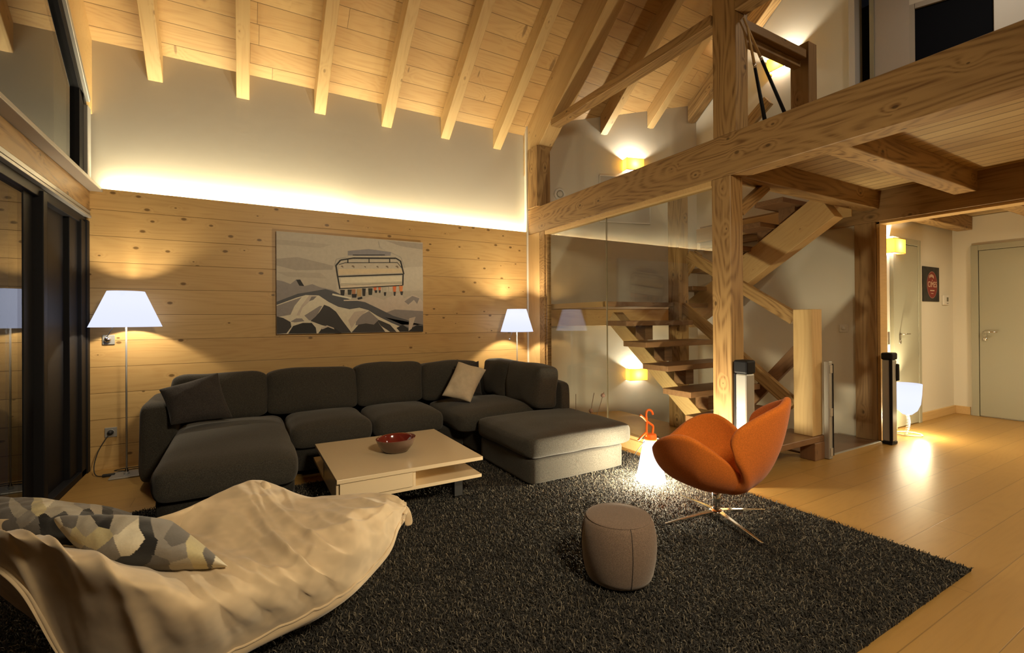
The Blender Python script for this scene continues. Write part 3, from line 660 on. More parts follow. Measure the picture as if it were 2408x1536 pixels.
# ------------------------------------------------------------------ orange swivel chair
ch = thing('swivel_chair', 'orange wool lounge chair with winged shell on a swivel star base', 'chair', (2.506, 1.872, .03))
def swan():
    """shell around the seat centre: angle 0 = front, 90/270 = arms, 180 = back"""
    # rim of one half: base azimuth, rim azimuth, radius, height; the back petal spreads over the notch behind the arm
    half = [(0, 0, .33, .40), (14, 16, .345, .41), (28, 34, .365, .45), (42, 50, .385, .515), (56, 66, .39, .56), (70, 80, .375, .565), (84, 94, .35, .52), (98, 108, .318, .455), (110, 120, .29, .395), (120, 129, .275, .36),
            (128, 131, .30, .365), (134, 126, .325, .41), (139, 118, .345, .47), (144, 113, .355, .54), (150, 117, .355, .61), (157, 129, .355, .665), (165, 146, .365, .715), (173, 164, .38, .75), (180, 180, .38, .775)]
    rim = half + [(360 - a, 360 - b, c, d) for a, b, c, d in half[-2:0:-1]]; n = len(rim); rows = []
    for i in range(n):
        p0, p1, p2, p3 = [list(rim[(i + d) % n]) for d in (-1, 0, 1, 2)]
        for P_, k_ in ((p0, -1), (p2, 1), (p3, 1)):
            for m_ in (0, 1):
                if P_[m_] - p1[m_] > 180: P_[m_] -= 360
                if p1[m_] - P_[m_] > 180: P_[m_] += 360
        for s_ in range(4):
            t = s_ / 4; rows.append([.5 * (2 * p1[m_] + (p2[m_] - p0[m_]) * t + (2 * p0[m_] - 5 * p1[m_] + 4 * p2[m_] - p3[m_]) * t * t + (3 * p1[m_] - p0[m_] - 3 * p2[m_] + p3[m_]) * t ** 3) for m_ in range(4)])
    N, K = len(rows), 18; V, F = [], []; z0 = .215
    for A_, B_, R, Z in rows:
        for j in range(K + 1):
            t = j / K; q = radians(A_ + (B_ - A_) * t ** 2.4); R2 = min(R, .355)
            r = R2 * sin(pi / 2 * t) ** .75 + (R - R2) * t ** 4; z = z0 + (Z - z0) * (1 - cos(pi / 2 * t)) ** 1.1
            V.append((r * cos(q), r * sin(q), z))
    for i in range(N):
        for j in range(K): F.append((i * (K + 1) + j, ((i + 1) % N) * (K + 1) + j, ((i + 1) % N) * (K + 1) + j + 1, i * (K + 1) + j + 1))
    o = obj('shell', V, F, 'orange', ch, True)
    bm = bmesh.new(); bm.from_mesh(o.data); bmesh.ops.remove_doubles(bm, verts=bm.verts[:], dist=1e-5); bmesh.ops.recalc_face_normals(bm, faces=bm.faces[:]); bm.to_mesh(o.data); bm.free()
    m = o.modifiers.new('thickness', 'SOLIDIFY'); m.thickness = .045; m.offset = 0
    return subsurf(o, 2)
sh = swan()
FW = radians(180 - 29.9 - 35)
sh.rotation_euler = (0, 0, FW)
tube('stem', [(0, 0, .03), (0, 0, .20)], .024, 'chrome', ch, 16)
tube('stem_sleeve', [(0, 0, .15), (0, 0, .21)], .018, 'alu', ch, 16)
lathe('hub', [(.0, .062), (.03, .06), (.045, .045), (.04, .02), (.0, .018)], 'chrome', ch, 20)
for k in range(4):
    a = radians(-14 + 90 * k); V = []
    for (r, w, zt_, zb) in ((.02, .020, .054, .030), (.12, .013, .044, .026), (.25, .009, .029, .016), (.36, .006, .015, .007)):
        for s, z in ((-1, zb), (1, zb), (1, zt_), (-1, zt_)):
            V.append((r * cos(a) - s * w * sin(a), r * sin(a) + s * w * cos(a), z))
    F = [(0, 1, 2, 3), (15, 14, 13, 12)] + [(4 * i + j, 4 * i + 4 + j, 4 * i + 4 + (j + 1) % 4, 4 * i + (j + 1) % 4) for i in range(3) for j in range(4)]
    bevel(obj('base_arm', V, F, 'chrome', ch), .003)

# ------------------------------------------------------------------ pouf
pf = thing('pouf', 'small taupe felt drum stool standing on the rug', 'stool', (1.556, 1.70, .03))
lathe('body', [(0, .0), (.13, .0), (.150, .006), (.160, .03), (.172, .09), (.177, .15), (.174, .21), (.163, .262), (.150, .281), (.142, .2835), (.08, .288), (0, .290)], 'pouf', pf, 64)
for a in (-112, 20, 150):
    q = radians(a); tube('seam', [(r * cos(q), r * sin(q), z) for r, z in ((.150, .006), (.161, .03), (.173, .09), (.178, .15), (.175, .21), (.1635, .262), (.151, .280))], .0016, 'seam', pf, 6)
tube('top_seam', [(.151 * cos(k * pi / 24), .151 * sin(k * pi / 24), .281) for k in range(49)], .0018, 'pouf', pf, 6)

# ------------------------------------------------------------------ bean bag
SEC = [
 ((952, 1180, .33), (955, 1185, .335), (957, 1190, .335), (957, 1200, .32), (953, 1212, .29)),
 ((885, 1163, .37), (900, 1178, .375), (915, 1195, .37), (928, 1215, .34), (935, 1238, .29)),
 ((790, 1164, .39), (815, 1190, .41), (845, 1220, .40), (880, 1252, .35), (918, 1285, .25)),
 ((715, 1168, .39), (740, 1205, .42), (775, 1250, .41), (825, 1298, .35), (880, 1332, .22)),
 ((640, 1136, .46), (665, 1195, .44), (700, 1260, .41), (755, 1328, .35), (832, 1380, .20)),
 ((588, 1130, .50), (600, 1195, .46), (630, 1270, .42), (690, 1345, .37), (776, 1418, .18)),
 ((500, 1165, .52), (520, 1225, .47), (550, 1290, .42), (610, 1370, .39), (702, 1455, .17)),
 ((410, 1205, .52), (430, 1265, .43), (470, 1325, .43), (530, 1400, .41), (610, 1500, .16)),
 ((300, 1232, .52), (340, 1290, .36), (400, 1352, .47), (440, 1430, .43), (500, 1555, .15)),
 ((180, 1225, .55), (230, 1300, .36), (300, 1345, .55), (320, 1440, .46), (370, 1600, .15)),
 ((80, 1220, .57), (130, 1290, .40), (190, 1312, .60), (200, 1420, .47), (240, 1610, .17)),
 ((0, 1220, .58), (40, 1270, .45), (100, 1285, .63), (105, 1360, .52), (150, 1540, .26)),
 ((-90, 1225, .58), (-60, 1270, .48), (10, 1264, .66), (25, 1305, .60), (62, 1388, .48)),
 ((-180, 1240, .55), (-150, 1270, .56), (-70, 1262, .65), (-50, 1282, .62), (-20, 1318, .56))]
def bean():
    rows = []
    for s in SEC:
        P = [at(u, v, z=z) for u, v, z in s]; b, f = P[0], P[-1]
        ctr = Vector((-.12, 2.2, 0)); inw = lambda p, d: p + (Vector((ctr.x - p.x, ctr.y - p.y, 0)).normalized() * min(d, Vector((ctr.x - p.x, ctr.y - p.y)).length * .8))
        g = inw(f, .02); g.z = max(.06, f.z - .045); h = inw(f, .10 + 1.1 * max(0, f.z - .08)); h.z = .05; k = inw(b, .10 + .7 * max(0, b.z - .08)); k.z = .05; b2 = inw(b, .03); b2.z = b.z - .06
        rows.append([smoothpath(P, 14), g, h, k, b2])
    def cols(row):
        top = row[0]; tail = smoothpath([top[-1], row[1], row[2], row[3], row[4], top[0]], 4)
        return top + tail[1:-1]
    rr = [cols(r) for r in rows]; nc = len(rr[0]); full = []
    for j in range(nc): full.append(smoothpath([r[j] for r in rr], 11))
    nr = len(full[0]); V = []
    nt = len(rows[0][0])
    for i in range(nr):
        for j in range(nc):
            p = full[j][i]; u = i / nr; w = 0
            if j < nt:
                t = j / (nt - 1); edge = sin(pi * min(1, max(0, t))) ** .5 if 0 < t < 1 else 0
                # folds fanning out of the front seam, and slack creases across the middle
                fan = max(0, 1 - abs(((u * 15 + .8 * noise.noise(Vector((u * 8, t * 2, 1)))) % 1) - .5) * 3.2) ** 1.3
                w += .026 * fan * max(0, t - .30) * 1.4 * max(0, 1 - abs(u - .36) * 2.4) * (1 if t < .93 else .4)
                for ss, (fa, fb, am, kk) in enumerate(((9, .9, .024, 5), (16, 1.4, .014, 5), (5, 2.5, .014, 7))):
                    sl = noise.noise(Vector((u * fa + t * 1.3, t * fb - u * 1.5, 3.1 + 4 * ss))); w += am * max(0, 1 - abs(sl) * kk) ** 1.2 * edge
                w += .008 * noise.noise(p * 5) * edge + .004 * noise.noise(p * 17)
                w -= .07 * math.exp(-((u - .735 + .05 * t) / .011) ** 2) * max(0, t - .5) * 2 * edge
            V.append(p + Vector((0, -.1, 1)).normalized() * w)
    F = [(i * nc + j, (i + 1) * nc + j, (i + 1) * nc + (j + 1) % nc, i * nc + (j + 1) % nc) for i in range(nr - 1) for j in range(nc)]
    F.append(tuple(range(nc))); F.append(tuple((nr - 1) * nc + j for j in range(nc - 1, -1, -1)))
    base = Vector((-.1, 2.1, 0)); bb = thing('bean_bag', 'big slumped beige velour bean bag in the foreground', 'bean bag', base)
    o = obj('body', [v - base for v in V], F, 'velour', bb, True)
    bm = bmesh.new(); bm.from_mesh(o.data); bmesh.ops.recalc_face_normals(bm, faces=bm.faces[:]); bm.to_mesh(o.data); bm.free()
    subsurf(o, 1)
    seam = [V[i * nc + nt - 1] - base for i in range(nr)]
    tube('piping', seam, .006, 'velour', bb, 6)
    lo = [V[i * nc + nt + 2] - base for i in range(nr)]
    # strap loops at the two tips
    a, b_, c, d = at(945, 1185, z=.335), at(966, 1193, z=.33), at(973, 1236, z=.27), at(950, 1238, z=.27)
    def strap(ps, nm):
        V2 = []; 
        for p in ps: V2.append(Vector(p) - base)
        n = len(V2) // 2; F2 = [(2 * i, 2 * i + 1, 2 * i + 3, 2 * i + 2) for i in range(n - 1)]
        s = obj(nm, V2, F2, 'velour', bb, True); m = s.modifiers.new('t', 'SOLIDIFY'); m.thickness = .012; return subsurf(s, 2)
    strap([at(938, 1176, z=.34), at(940, 1205, z=.33), at(955, 1184, z=.345), at(955, 1208, z=.325), at(966, 1196, z=.33), at(955, 1212, z=.31), at(970, 1215, z=.30), at(952, 1220, z=.29), at(972, 1236, z=.27), at(948, 1239, z=.265)], 'carry_strap')
    strap([at(612, 1127, z=.50), at(610, 1150, z=.48), at(626, 1128, z=.50), at(624, 1150, z=.48), at(633, 1132, z=.485), at(632, 1150, z=.47), at(641, 1142, z=.46), at(638, 1154, z=.45)], 'corner_tab')
    return bb
bean()

# patchwork cushions lying in the bag: patches are sewn shapes with their own cloth colours
def seen(p):
    d = Vector(p) - EYE; c = RM @ Vector((d.x, -d.z, d.y)); return Vector((FOC * c[0] / c[2] + PX, FOC * c[1] / c[2] + PY))
def patch(o, seeds):
    """every face takes the cloth of the nearest patch centre (centres as read off the cushion in the photograph)"""
    mw = o.matrix_basis; cols = []
    for f in o.data.polygons:
        c = seen(mw @ f.center); c += Vector((noise.noise(f.center * 14), noise.noise(f.center * 14 + Vector((5, 5, 5))))) * 5
        cols.append(min(seeds, key=lambda s: (s[0] - c[0]) ** 2 + (s[1] - c[1]) ** 2)[2])
    return paint(o, cols)
W_, LG, G_, DG, BK, YL = (.72, .66, .50), (.42, .38, .30), (.25, .23, .20), (.13, .12, .11), (.006, .006, .007), (.55, .48, .27)
def sd(l): return [(u, v, c) for u, v, z, c in l]
o = pillow('patchwork_cushion', [at(240, 1352, z=.48), at(536, 1332, z=.45), at(405, 1226, z=.56), at(128, 1222, z=.63)], .34, 'patchwork', n=110, pinch=-.03, seed=3, wr=.008, sub=0)
patch(o, sd([(238, 1210, .70, BK), (200, 1240, .68, LG), (225, 1270, .66, YL), (180, 1260, .66, YL), (290, 1225, .66, LG), (310, 1250, .64, W_), (325, 1262, .63, W_), (300, 1280, .62, W_),
             (255, 1300, .62, G_), (205, 1310, .60, G_), (170, 1290, .62, LG), (150, 1250, .64, LG), (135, 1235, .62, W_), (155, 1228, .64, DG),
             (345, 1250, .60, BK), (350, 1280, .60, BK), (330, 1315, .58, BK), (300, 1335, .55, BK), (275, 1345, .52, BK), (375, 1245, .58, G_), (385, 1290, .58, G_), (370, 1330, .55, DG), (350, 1345, .5, DG),
             (410, 1265, .57, DG), (420, 1300, .56, G_), (430, 1330, .54, LG), (460, 1290, .54, YL), (470, 1320, .52, YL), (495, 1310, .50, DG), (520, 1318, .48, W_)]))
o.name = 'patchwork_cushion'
tag(o, 'pointed patchwork cushion in cream, grey and black lying on top in the bean bag hollow', 'cushion')
o = pillow('patchwork_cushion', [at(-60, 1262, z=.50), at(300, 1290, z=.50), at(310, 1206, z=.46), at(-10, 1176, z=.58)], .22, 'patchwork', n=110, pinch=.06, seed=9, wr=.008, sub=0)
patch(o, sd([(60, 1178, .68, DG), (90, 1185, .68, YL), (40, 1200, .66, LG), (110, 1172, .66, W_), (150, 1180, .64, LG), (130, 1200, .64, LG), (195, 1185, .62, G_), (225, 1190, .60, LG), (255, 1192, .58, BK), (280, 1200, .56, DG),
             (180, 1205, .62, LG), (60, 1225, .62, G_), (20, 1215, .62, DG), (75, 1240, .6, DG), (30, 1250, .56, DG), (110, 1235, .6, BK), (140, 1220, .6, BK), (120, 1265, .55, BK), (0, 1190, .62, DG), (200, 1215, .58, BK)]))
tag(o, 'patchwork cushion with grey and cream patches tucked behind the pointed one', 'cushion')

# ------------------------------------------------------------------ rug
import numpy as np
rg = thing('shag_rug', 'big charcoal shag rug under the coffee table and orange chair', 'rug', (1.1, 2.4, 0))
RX0, RX1, RY0, RY1 = -.95, 3.10, .885, 3.88
box('backing', (RX0 - 1.1, RX1 - 1.1, RY0 - 2.4, RY1 - 2.4, .001, .012), plain('rug_backing', (.02, .018, .015), .95), rg)
def tufts():
    rng = np.random.default_rng(3); sp = .0100
    xs = np.arange(RX0, RX1, sp); ys = np.arange(RY0, RY1, sp); gx, gy = np.meshgrid(xs, ys); x = gx.ravel(); y = gy.ravel()
    x = x + rng.uniform(-sp, sp, x.size) * .6; y = y + rng.uniform(-sp, sp, x.size) * .6
    keep = np.ones(x.size, bool)
    for (a, b, c, d) in ((-.40, .27, 3.3, 9), (1.88, 2.72, 2.98, 9), (.32, 2.8, 4.05, 9)): keep &= ~((x > a) & (x < b) & (y > c) & (y < d))
    keep &= (x * .498 + y * .867) > .9
    x, y = x[keep], y[keep]; n = x.size; H = rng.uniform(.016, .032, n); az = rng.uniform(0, 2 * np.pi, n); ln_ = rng.uniform(.6, 2.3, n)
    # locks of neighbouring tufts lean the same way
    az = az * .8 + 3 * np.sin(x * 41 + np.sin(y * 37) * 2) + 2.5 * np.cos(y * 47 + x * 29); tw = rng.uniform(-2.2, 2.2, n)
    K = 3; pts = []; px, py, pz = x.copy(), y.copy(), np.full(n, .006)
    for k in range(K + 1):
        pts.append((px.copy(), py.copy(), pz.copy())); a = az + tw * k * .6; t = ln_ * (k / K) * 1.25; s = H / K
        px = px + np.sin(t) * np.cos(a) * s; py = py + np.sin(t) * np.sin(a) * s; pz = pz + np.cos(t) * s
    w = rng.uniform(.0017, .0031, n); S = 3; V = np.zeros((n, K + 1, S, 3), np.float32)
    for k in range(K + 1):
        f = 1.0 if k < K else .45
        for s in range(S):
            q = 2 * np.pi * s / S + az
            V[:, k, s, 0] = pts[k][0] + np.cos(q) * w * f - 1.1; V[:, k, s, 1] = pts[k][1] + np.sin(q) * w * f - 2.4; V[:, k, s, 2] = np.maximum(pts[k][2], .004)
    V = V.reshape(-1, 3); base = np.arange(n)[:, None] * ((K + 1) * S); fs = []
    for k in range(K):
        for s in range(S): fs.append(np.stack([base[:, 0] + k * S + s, base[:, 0] + k * S + (s + 1) % S, base[:, 0] + (k + 1) * S + (s + 1) % S, base[:, 0] + (k + 1) * S + s], 1))
    Fq = np.concatenate(fs).astype(np.int32)
    me = bpy.data.meshes.new('pile'); me.vertices.add(len(V)); me.vertices.foreach_set('co', V.ravel())
    me.loops.add(Fq.size); me.loops.foreach_set('vertex_index', Fq.ravel()); me.polygons.add(len(Fq))
    me.polygons.foreach_set('loop_start', np.arange(0, Fq.size, 4, dtype=np.int32)); me.polygons.foreach_set('loop_total', np.full(len(Fq), 4, np.int32))
    me.polygons.foreach_set('use_smooth', np.ones(len(Fq), bool)); me.update(calc_edges=True)
    o = bpy.data.objects.new('pile', me); C.objects.link(o); o.parent = rg; o['kind'] = 'stuff'
    t = T('charcoal_pile'); g = t.n('ShaderNodeNewGeometry'); r_ = g.outputs['Random Per Island']
    c = t.mix(t.ramp(r_, .5, 1.0), (.010, .009, .0075), (.17, .145, .105)); t.bsdf(c, .85, sheen=.1, spec=.3); me.materials.append(t.m)
tufts()

# ------------------------------------------------------------------ painting above the sofa
pt = thing('canvas_picture', 'large canvas photo of a ski chairlift above snowy mountains on the boarded wall', 'picture', (1.043, 5.19, 1.12))
PW, PH = 1.496, 1.015
box('canvas', (-PW / 2, PW / 2, -.04, -.002, 0, PH), plain('canvas_edge', (.45, .40, .33), .8), pt)
def art(layers):
    V, F, Cc = [], [], []
    for i, (c, poly) in enumerate(layers):
        k = len(V)
        for (x, y) in poly:
            a = (x - 160) / 1815; yt = 135 + a * 127; yb = 1412 - a * 37; t_ = (y - yt) / (yb - yt); s_ = a / (a + (1 - a) * 1.147)
            V.append(((s_ - .5) * PW, -.0405 - .00006 * i, PH * (1 - t_)))
        F.append(tuple(range(k, len(V)))); Cc.append(c)
    o = obj('printed_image', V, F, 'print', pt); paint(o, Cc)
    for p in o.data.polygons:
        if p.normal.y > 0: p.flip()
    return o
sky, cl, cl2 = (.40, .36, .29), (.30, .265, .22), (.35, .31, .25); sn, sn2, sh1, sh2, rk, dk = (.60, .54, .42), (.46, .40, .33), (.22, .20, .19), (.10, .105, .12), (.045, .042, .042), (.014, .014, .015)
def bar(x0, y0, x1, y1, w):
    dx, dy = x1 - x0, y1 - y0; l = math.hypot(dx, dy); nx, ny = -dy / l * w / 2, dx / l * w / 2
    return [(x0 + nx, y0 + ny), (x1 + nx, y1 + ny), (x1 - nx, y1 - ny), (x0 - nx, y0 - ny)]
Ly = [(sky, [(160, 135), (1975, 262), (1975, 1375), (160, 1412)]), (cl2, [(160, 300), (700, 340), (840, 300), (500, 265), (160, 240)]), (cl, [(160, 480), (420, 455), (860, 560), (850, 610), (400, 620), (160, 560)]),
 (cl, [(1500, 240), (1974, 275), (1974, 350), (1700, 310)]), (cl2, [(160, 640), (700, 650), (780, 720), (300, 700)]), ((.46, .42, .34), [(900, 640), (1974, 560), (1974, 860), (900, 900)]),
 (sh1, [(161, 740), (250, 760), (330, 790), (400, 735), (455, 735), (500, 815), (600, 790), (700, 830), (850, 860), (960, 930), (960, 1000), (161, 1100)]),
 (dk, [(400, 737), (450, 733), (500, 815), (440, 810)]), (sh1, [(161, 780), (260, 770), (400, 850), (440, 880), (161, 1000)]),
 (sn2, [(1150, 1010), (1330, 930), (1480, 980), (1680, 890), (1740, 960), (1850, 915), (1930, 950), (1974, 1010), (1974, 1200), (1150, 1200)]),
 (sh1, [(1740, 1000), (1840, 930), (1930, 960), (1900, 1030), (1860, 980), (1790, 1040)]), (sh1, [(1480, 1150), (1620, 1100), (1974, 1120), (1974, 1230), (1480, 1230)]),
 (sh2, [(161, 1010), (420, 910), (600, 880), (760, 850), (900, 890), (1060, 980), (1250, 1010), (1420, 1090), (1600, 1180), (1974, 1290), (1974, 1375), (161, 1300)]),
 (sn, [(161, 1050), (400, 960), (520, 925), (680, 930), (800, 1010), (920, 1070), (1060, 1100), (1180, 1080), (1290, 1110), (1400, 1180), (1560, 1260), (1750, 1340), (1800, 1378), (161, 1405)]),
 (sh1, [(161, 1060), (470, 950), (380, 1060), (330, 1170), (161, 1200)]), (sn2, [(560, 930), (640, 935), (560, 1010), (480, 1080), (440, 1180), (400, 1180), (470, 1050)]), ((.16, .15, .145), [(590, 945), (655, 940), (610, 985), (560, 1000)]),
 (sh1, [(500, 1180), (690, 1060), (720, 1060), (620, 1240), (560, 1240)]),
 (rk, [(745, 1045), (810, 1070), (890, 1130), (960, 1230), (1020, 1310), (1080, 1390), (700, 1400), (560, 1260), (640, 1190), (690, 1130)]),
 (sh1, [(1150, 1200), (1300, 1120), (1420, 1230), (1560, 1370), (1300, 1380), (1250, 1290), (1130, 1300)]), (sn2, [(1120, 1130), (1280, 1110), (1180, 1200), (1120, 1280), (1080, 1340), (1040, 1240)]),
 (rk, [(1080, 1390), (1170, 1290), (1260, 1275), (1360, 1290), (1420, 1230), (1560, 1290), (1640, 1380)]), (sn, [(1400, 1240), (1440, 1300), (1560, 1380), (1500, 1380)]), (sn, [(1560, 1290), (1600, 1310), (1700, 1378), (1650, 1378)]),
 (sh1, [(1500, 1200), (1700, 1290), (1974, 1180), (1974, 1290), (1800, 1330)]), (dk, [(1640, 1330), (1720, 1290), (1800, 1350), (1900, 1290), (1974, 1310), (1974, 1374), (1680, 1378)]), (sn2, [(1800, 1210), (1880, 1190), (1830, 1340), (1790, 1370)]),
 (sn, [(280, 1290), (420, 1230), (560, 1240), (720, 1300), (860, 1330), (880, 1400), (161, 1408), (161, 1260)]),
 (rk, [(161, 1190), (240, 1210), (330, 1260), (340, 1320), (280, 1400), (161, 1408)]), (sh1, [(330, 1255), (400, 1215), (470, 1215), (500, 1250), (380, 1265)]),
 (dk, [(300, 1405), (360, 1310), (480, 1270), (590, 1270), (640, 1330), (650, 1400)]), (dk, [(670, 1400), (720, 1330), (800, 1300), (880, 1340), (960, 1398)]), (sn2, [(700, 1330), (780, 1300), (860, 1330), (870, 1350), (790, 1320), (720, 1350)]),
 # chair of the lift
 ((.42, .37, .29), [(925, 530), (1700, 520), (1730, 660), (925, 680)]), ((.52, .42, .27), [(925, 600), (1705, 590), (1725, 640), (920, 672)]), ((.60, .53, .40), [(945, 712), (1705, 682), (1712, 770), (950, 800)]), ((.52, .45, .34), [(950, 800), (1712, 770), (1710, 805), (945, 838)]),
 ((.20, .19, .20), [(1040, 375), (1300, 350), (1575, 385), (1570, 430), (1300, 440), (1040, 430)]), (dk, bar(1100, 425, 1500, 420, 10)), ((.5, .45, .36), bar(1045, 440, 1560, 440, 8)),
 (dk, bar(950, 490, 1120, 462, 16)), (dk, bar(1110, 464, 1640, 462, 18)), (dk, bar(1640, 462, 1700, 500, 16)), (dk, bar(1695, 495, 1735, 660, 18)), (dk, bar(950, 490, 890, 560, 18)), (dk, bar(892, 555, 912, 690, 18)), (dk, bar(915, 695, 1725, 660, 16)),
 (rk, bar(930, 545, 1010, 522, 8)), (rk, bar(1005, 523, 1660, 515, 8)), (rk, bar(1655, 515, 1725, 600, 8)), (dk, bar(1040, 470, 1040, 525, 14)), (dk, bar(1303, 470, 1303, 520, 10)), (dk, bar(1560, 470, 1560, 515, 12)),
 (dk, bar(912, 690, 940, 850, 16)), (dk, bar(1727, 660, 1722, 800, 16)), (dk, bar(938, 845, 1718, 800, 12)), (rk, bar(945, 800, 1712, 770, 4)), (rk, bar(950, 785, 1712, 756, 3)),
 ((.30, .28, .25), bar(875, 570, 900, 480, 7)), ((.30, .28, .25), bar(900, 480, 1020, 455, 7)), ((.30, .28, .25), bar(1575, 390, 1700, 450, 6)), ((.30, .28, .25), bar(1700, 450, 1750, 580, 6)), ((.33, .30, .26), bar(1500, 365, 1440, 330, 7)), ((.33, .30, .26), bar(1440, 330, 1420, 250, 6))]
for x, r_ in ((965, 18), (1100, 22), (1250, 13), (1403, 17), (1523, 20), (1647, 22)):
    Ly.append(((.16, .12, .085), [(x + r_ * cos(k * pi / 5), 575 + r_ * sin(k * pi / 5)) for k in range(6, 15)][:6]))
for x0, x1, y0, y1, c in ((945, 1000, 860, 930, dk), (1035, 1085, 855, 920, (.03, .04, .03)), (1085, 1135, 850, 930, (.35, .16, .08)), (1085, 1150, 910, 955, dk), (1150, 1210, 848, 940, (.40, .27, .12)), (1215, 1260, 840, 935, dk), (1290, 1345, 838, 920, (.02, .03, .02)),
        (1355, 1395, 826, 865, (.62, .13, .04)), (1370, 1405, 862, 895, dk), (1415, 1450, 824, 865, (.62, .13, .04)), (1420, 1448, 862, 895, rk), (1465, 1520, 822, 885, (.42, .38, .3)), (1485, 1515, 885, 930, dk), (1545, 1595, 815, 880, (.5, .45, .36)), (1595, 1640, 812, 880, (.66, .14, .04)), (1605, 1635, 880, 930, rk), (1675, 1722, 805, 875, (.66, .2, .06)), (1690, 1725, 875, 920, rk)):
    Ly.append((c, [(x0, y0), (x1, y0), (x1 - 8, y1), (x0 + 6, y1)]))
Ly.append(((.62, .56, .45), bar(845, 915, 1080, 965, 22))); Ly.append(((.5, .44, .35), bar(985, 990, 1240, 985, 16))); Ly.append((dk, bar(1160, 970, 1215, 955, 26)))
Ly = [(tuple(min(.9, x * 1.55) for x in c) if max(c) > .12 else c, p_) for c, p_ in Ly]
art(Ly)

# ------------------------------------------------------------------ small wall things
def plate(name, label, cat, x, y, z, w=.082, n='y', mat='alu'):
    t = thing(name, label, cat, (x, y, z), {'y': 0, 'x': -pi / 2}[n])
    box('plate', (-w / 2, w / 2, -.010, 0, -w / 2, w / 2), mat, t, .003)
    return t
s1 = plate('wall_switch', 'metal switch plate on the pine boards beside the left lamp shade', 'switch', -.985, 5.19, 1.10)
lathe('knob', [(.0, .0), (.022, 0), (.024, .006), (.018, .018), (0, .02)], 'chrome', s1, 20, loc=(-.005, -.012, 0)).rotation_euler = (pi / 2, 0, 0)
s2 = plate('power_socket', 'metal power socket low on the pine boards with a black plug', 'socket', -.972, 5.19, .31)
lathe('socket_ring', [(.0, .001), (.021, .001), (.021, .004), (.024, .004), (.024, 0)], 'alu', s2, 20, loc=(0, -.010, 0)).rotation_euler = (pi / 2, 0, 0)
pg = tag(lathe('plug', [(0, 0), (.019, 0), (.019, .02), (.012, .035), (.0, .036)], 'rubber', None, 16, loc=(-.972, 5.175, .31)), 'round black plug in the low socket by the window', 'plug'); pg.rotation_euler = (pi / 2, 0, 0)
cb = [(-.975, 5.145, .30), (-1.0, 5.13, .26), (-1.04, 5.10, .17), (-1.055, 5.05, .07), (-1.03, 4.98, .012), (-.97, 4.93, .008), (-.93, 4.93, .01), (-.90, 4.97, .01), (-.80, 5.03, .012), (-.70, 5.02, .012), (-.72, 5.08, .012), (-.85, 5.07, .016), (-.92, 5.02, .02), (-.84, 4.99, .014)]
tag(tube('lamp_cable', smoothpath(cb, 6), .0035, 'rubber'), 'black cable looping on the floor from the socket to the left floor lamp', 'cable')
tag(box('cable_dimmer', (-.04, .04, -.015, .015, 0, .02), 'rubber', bev=.005, loc=(-.94, 4.93, .002)), 'small black dimmer box on the cable beside the lamp base', 'dimmer')
s3 = plate('light_switch', 'white round-knob switch on the cream stair wall beside the brown post', 'switch', 5.64, 2.615, 1.133, .085, 'x', 'white')
lathe('knob', [(0, 0), (.020, 0), (.019, .008), (0, .009)], 'white', s3, 20, loc=(0, -.010, 0)).rotation_euler = (pi / 2, 0, 0)
p = onA(1316, 457, .002)
dv = thing('air_vent', 'round white air vent on the stairwell wall beside the short post', 'vent', p, math.atan2(An[1], An[0]) + pi / 2)
o = lathe('ring', [(.05, .012), (.062, .016), (.080, .010), (.084, 0)], 'white', dv, 32); o.rotation_euler = (pi / 2, 0, 0)
o = lathe('disc', [(0, .02), (.034, .018), (.042, .010), (.03, 0)], 'plaster', dv, 28); o.rotation_euler = (pi / 2, 0, 0)
# framed print behind the partition
pc = (onA(1408, 412) + onA(1528, 528)) / 2; wv = Vector((.964, -.266, 0)); pw = (onA(1528, 528) - onA(1408, 528)).length; z0 = onA(1412, 523).z; z1 = onA(1408, 412).z
fp = thing('framed_print', 'framed pale print on the stairwell wall, cut across by the gallery beam', 'picture', (pc.x, pc.y, z0), math.atan2(An[1], An[0]) + pi / 2)
h = z1 - z0; w = pw / 2
box('sheet', (-w + .01, w - .01, -.012, -.004, .01, h - .01), plain('pale_paper', (.50, .47, .42), .8), fp)
boxes('frame', [(-w, w, -.025, -.001, 0, .013), (-w, w, -.025, -.001, h - .013, h), (-w, -w + .013, -.025, -.001, 0, h), (w - .013, w, -.025, -.001, 0, h)], 'white', fp, .002)
o = obj('printed_sketch', [(x * .001 - .02, -.0135, .2 + y * .001) for x, y in ((0, 0), (60, -30), (110, -10), (200, -20), (210, 40), (190, 90), (120, 70), (60, 80), (10, 50))], [tuple(range(9))], 'print', fp)
paint(o, [(.28, .22, .22)])
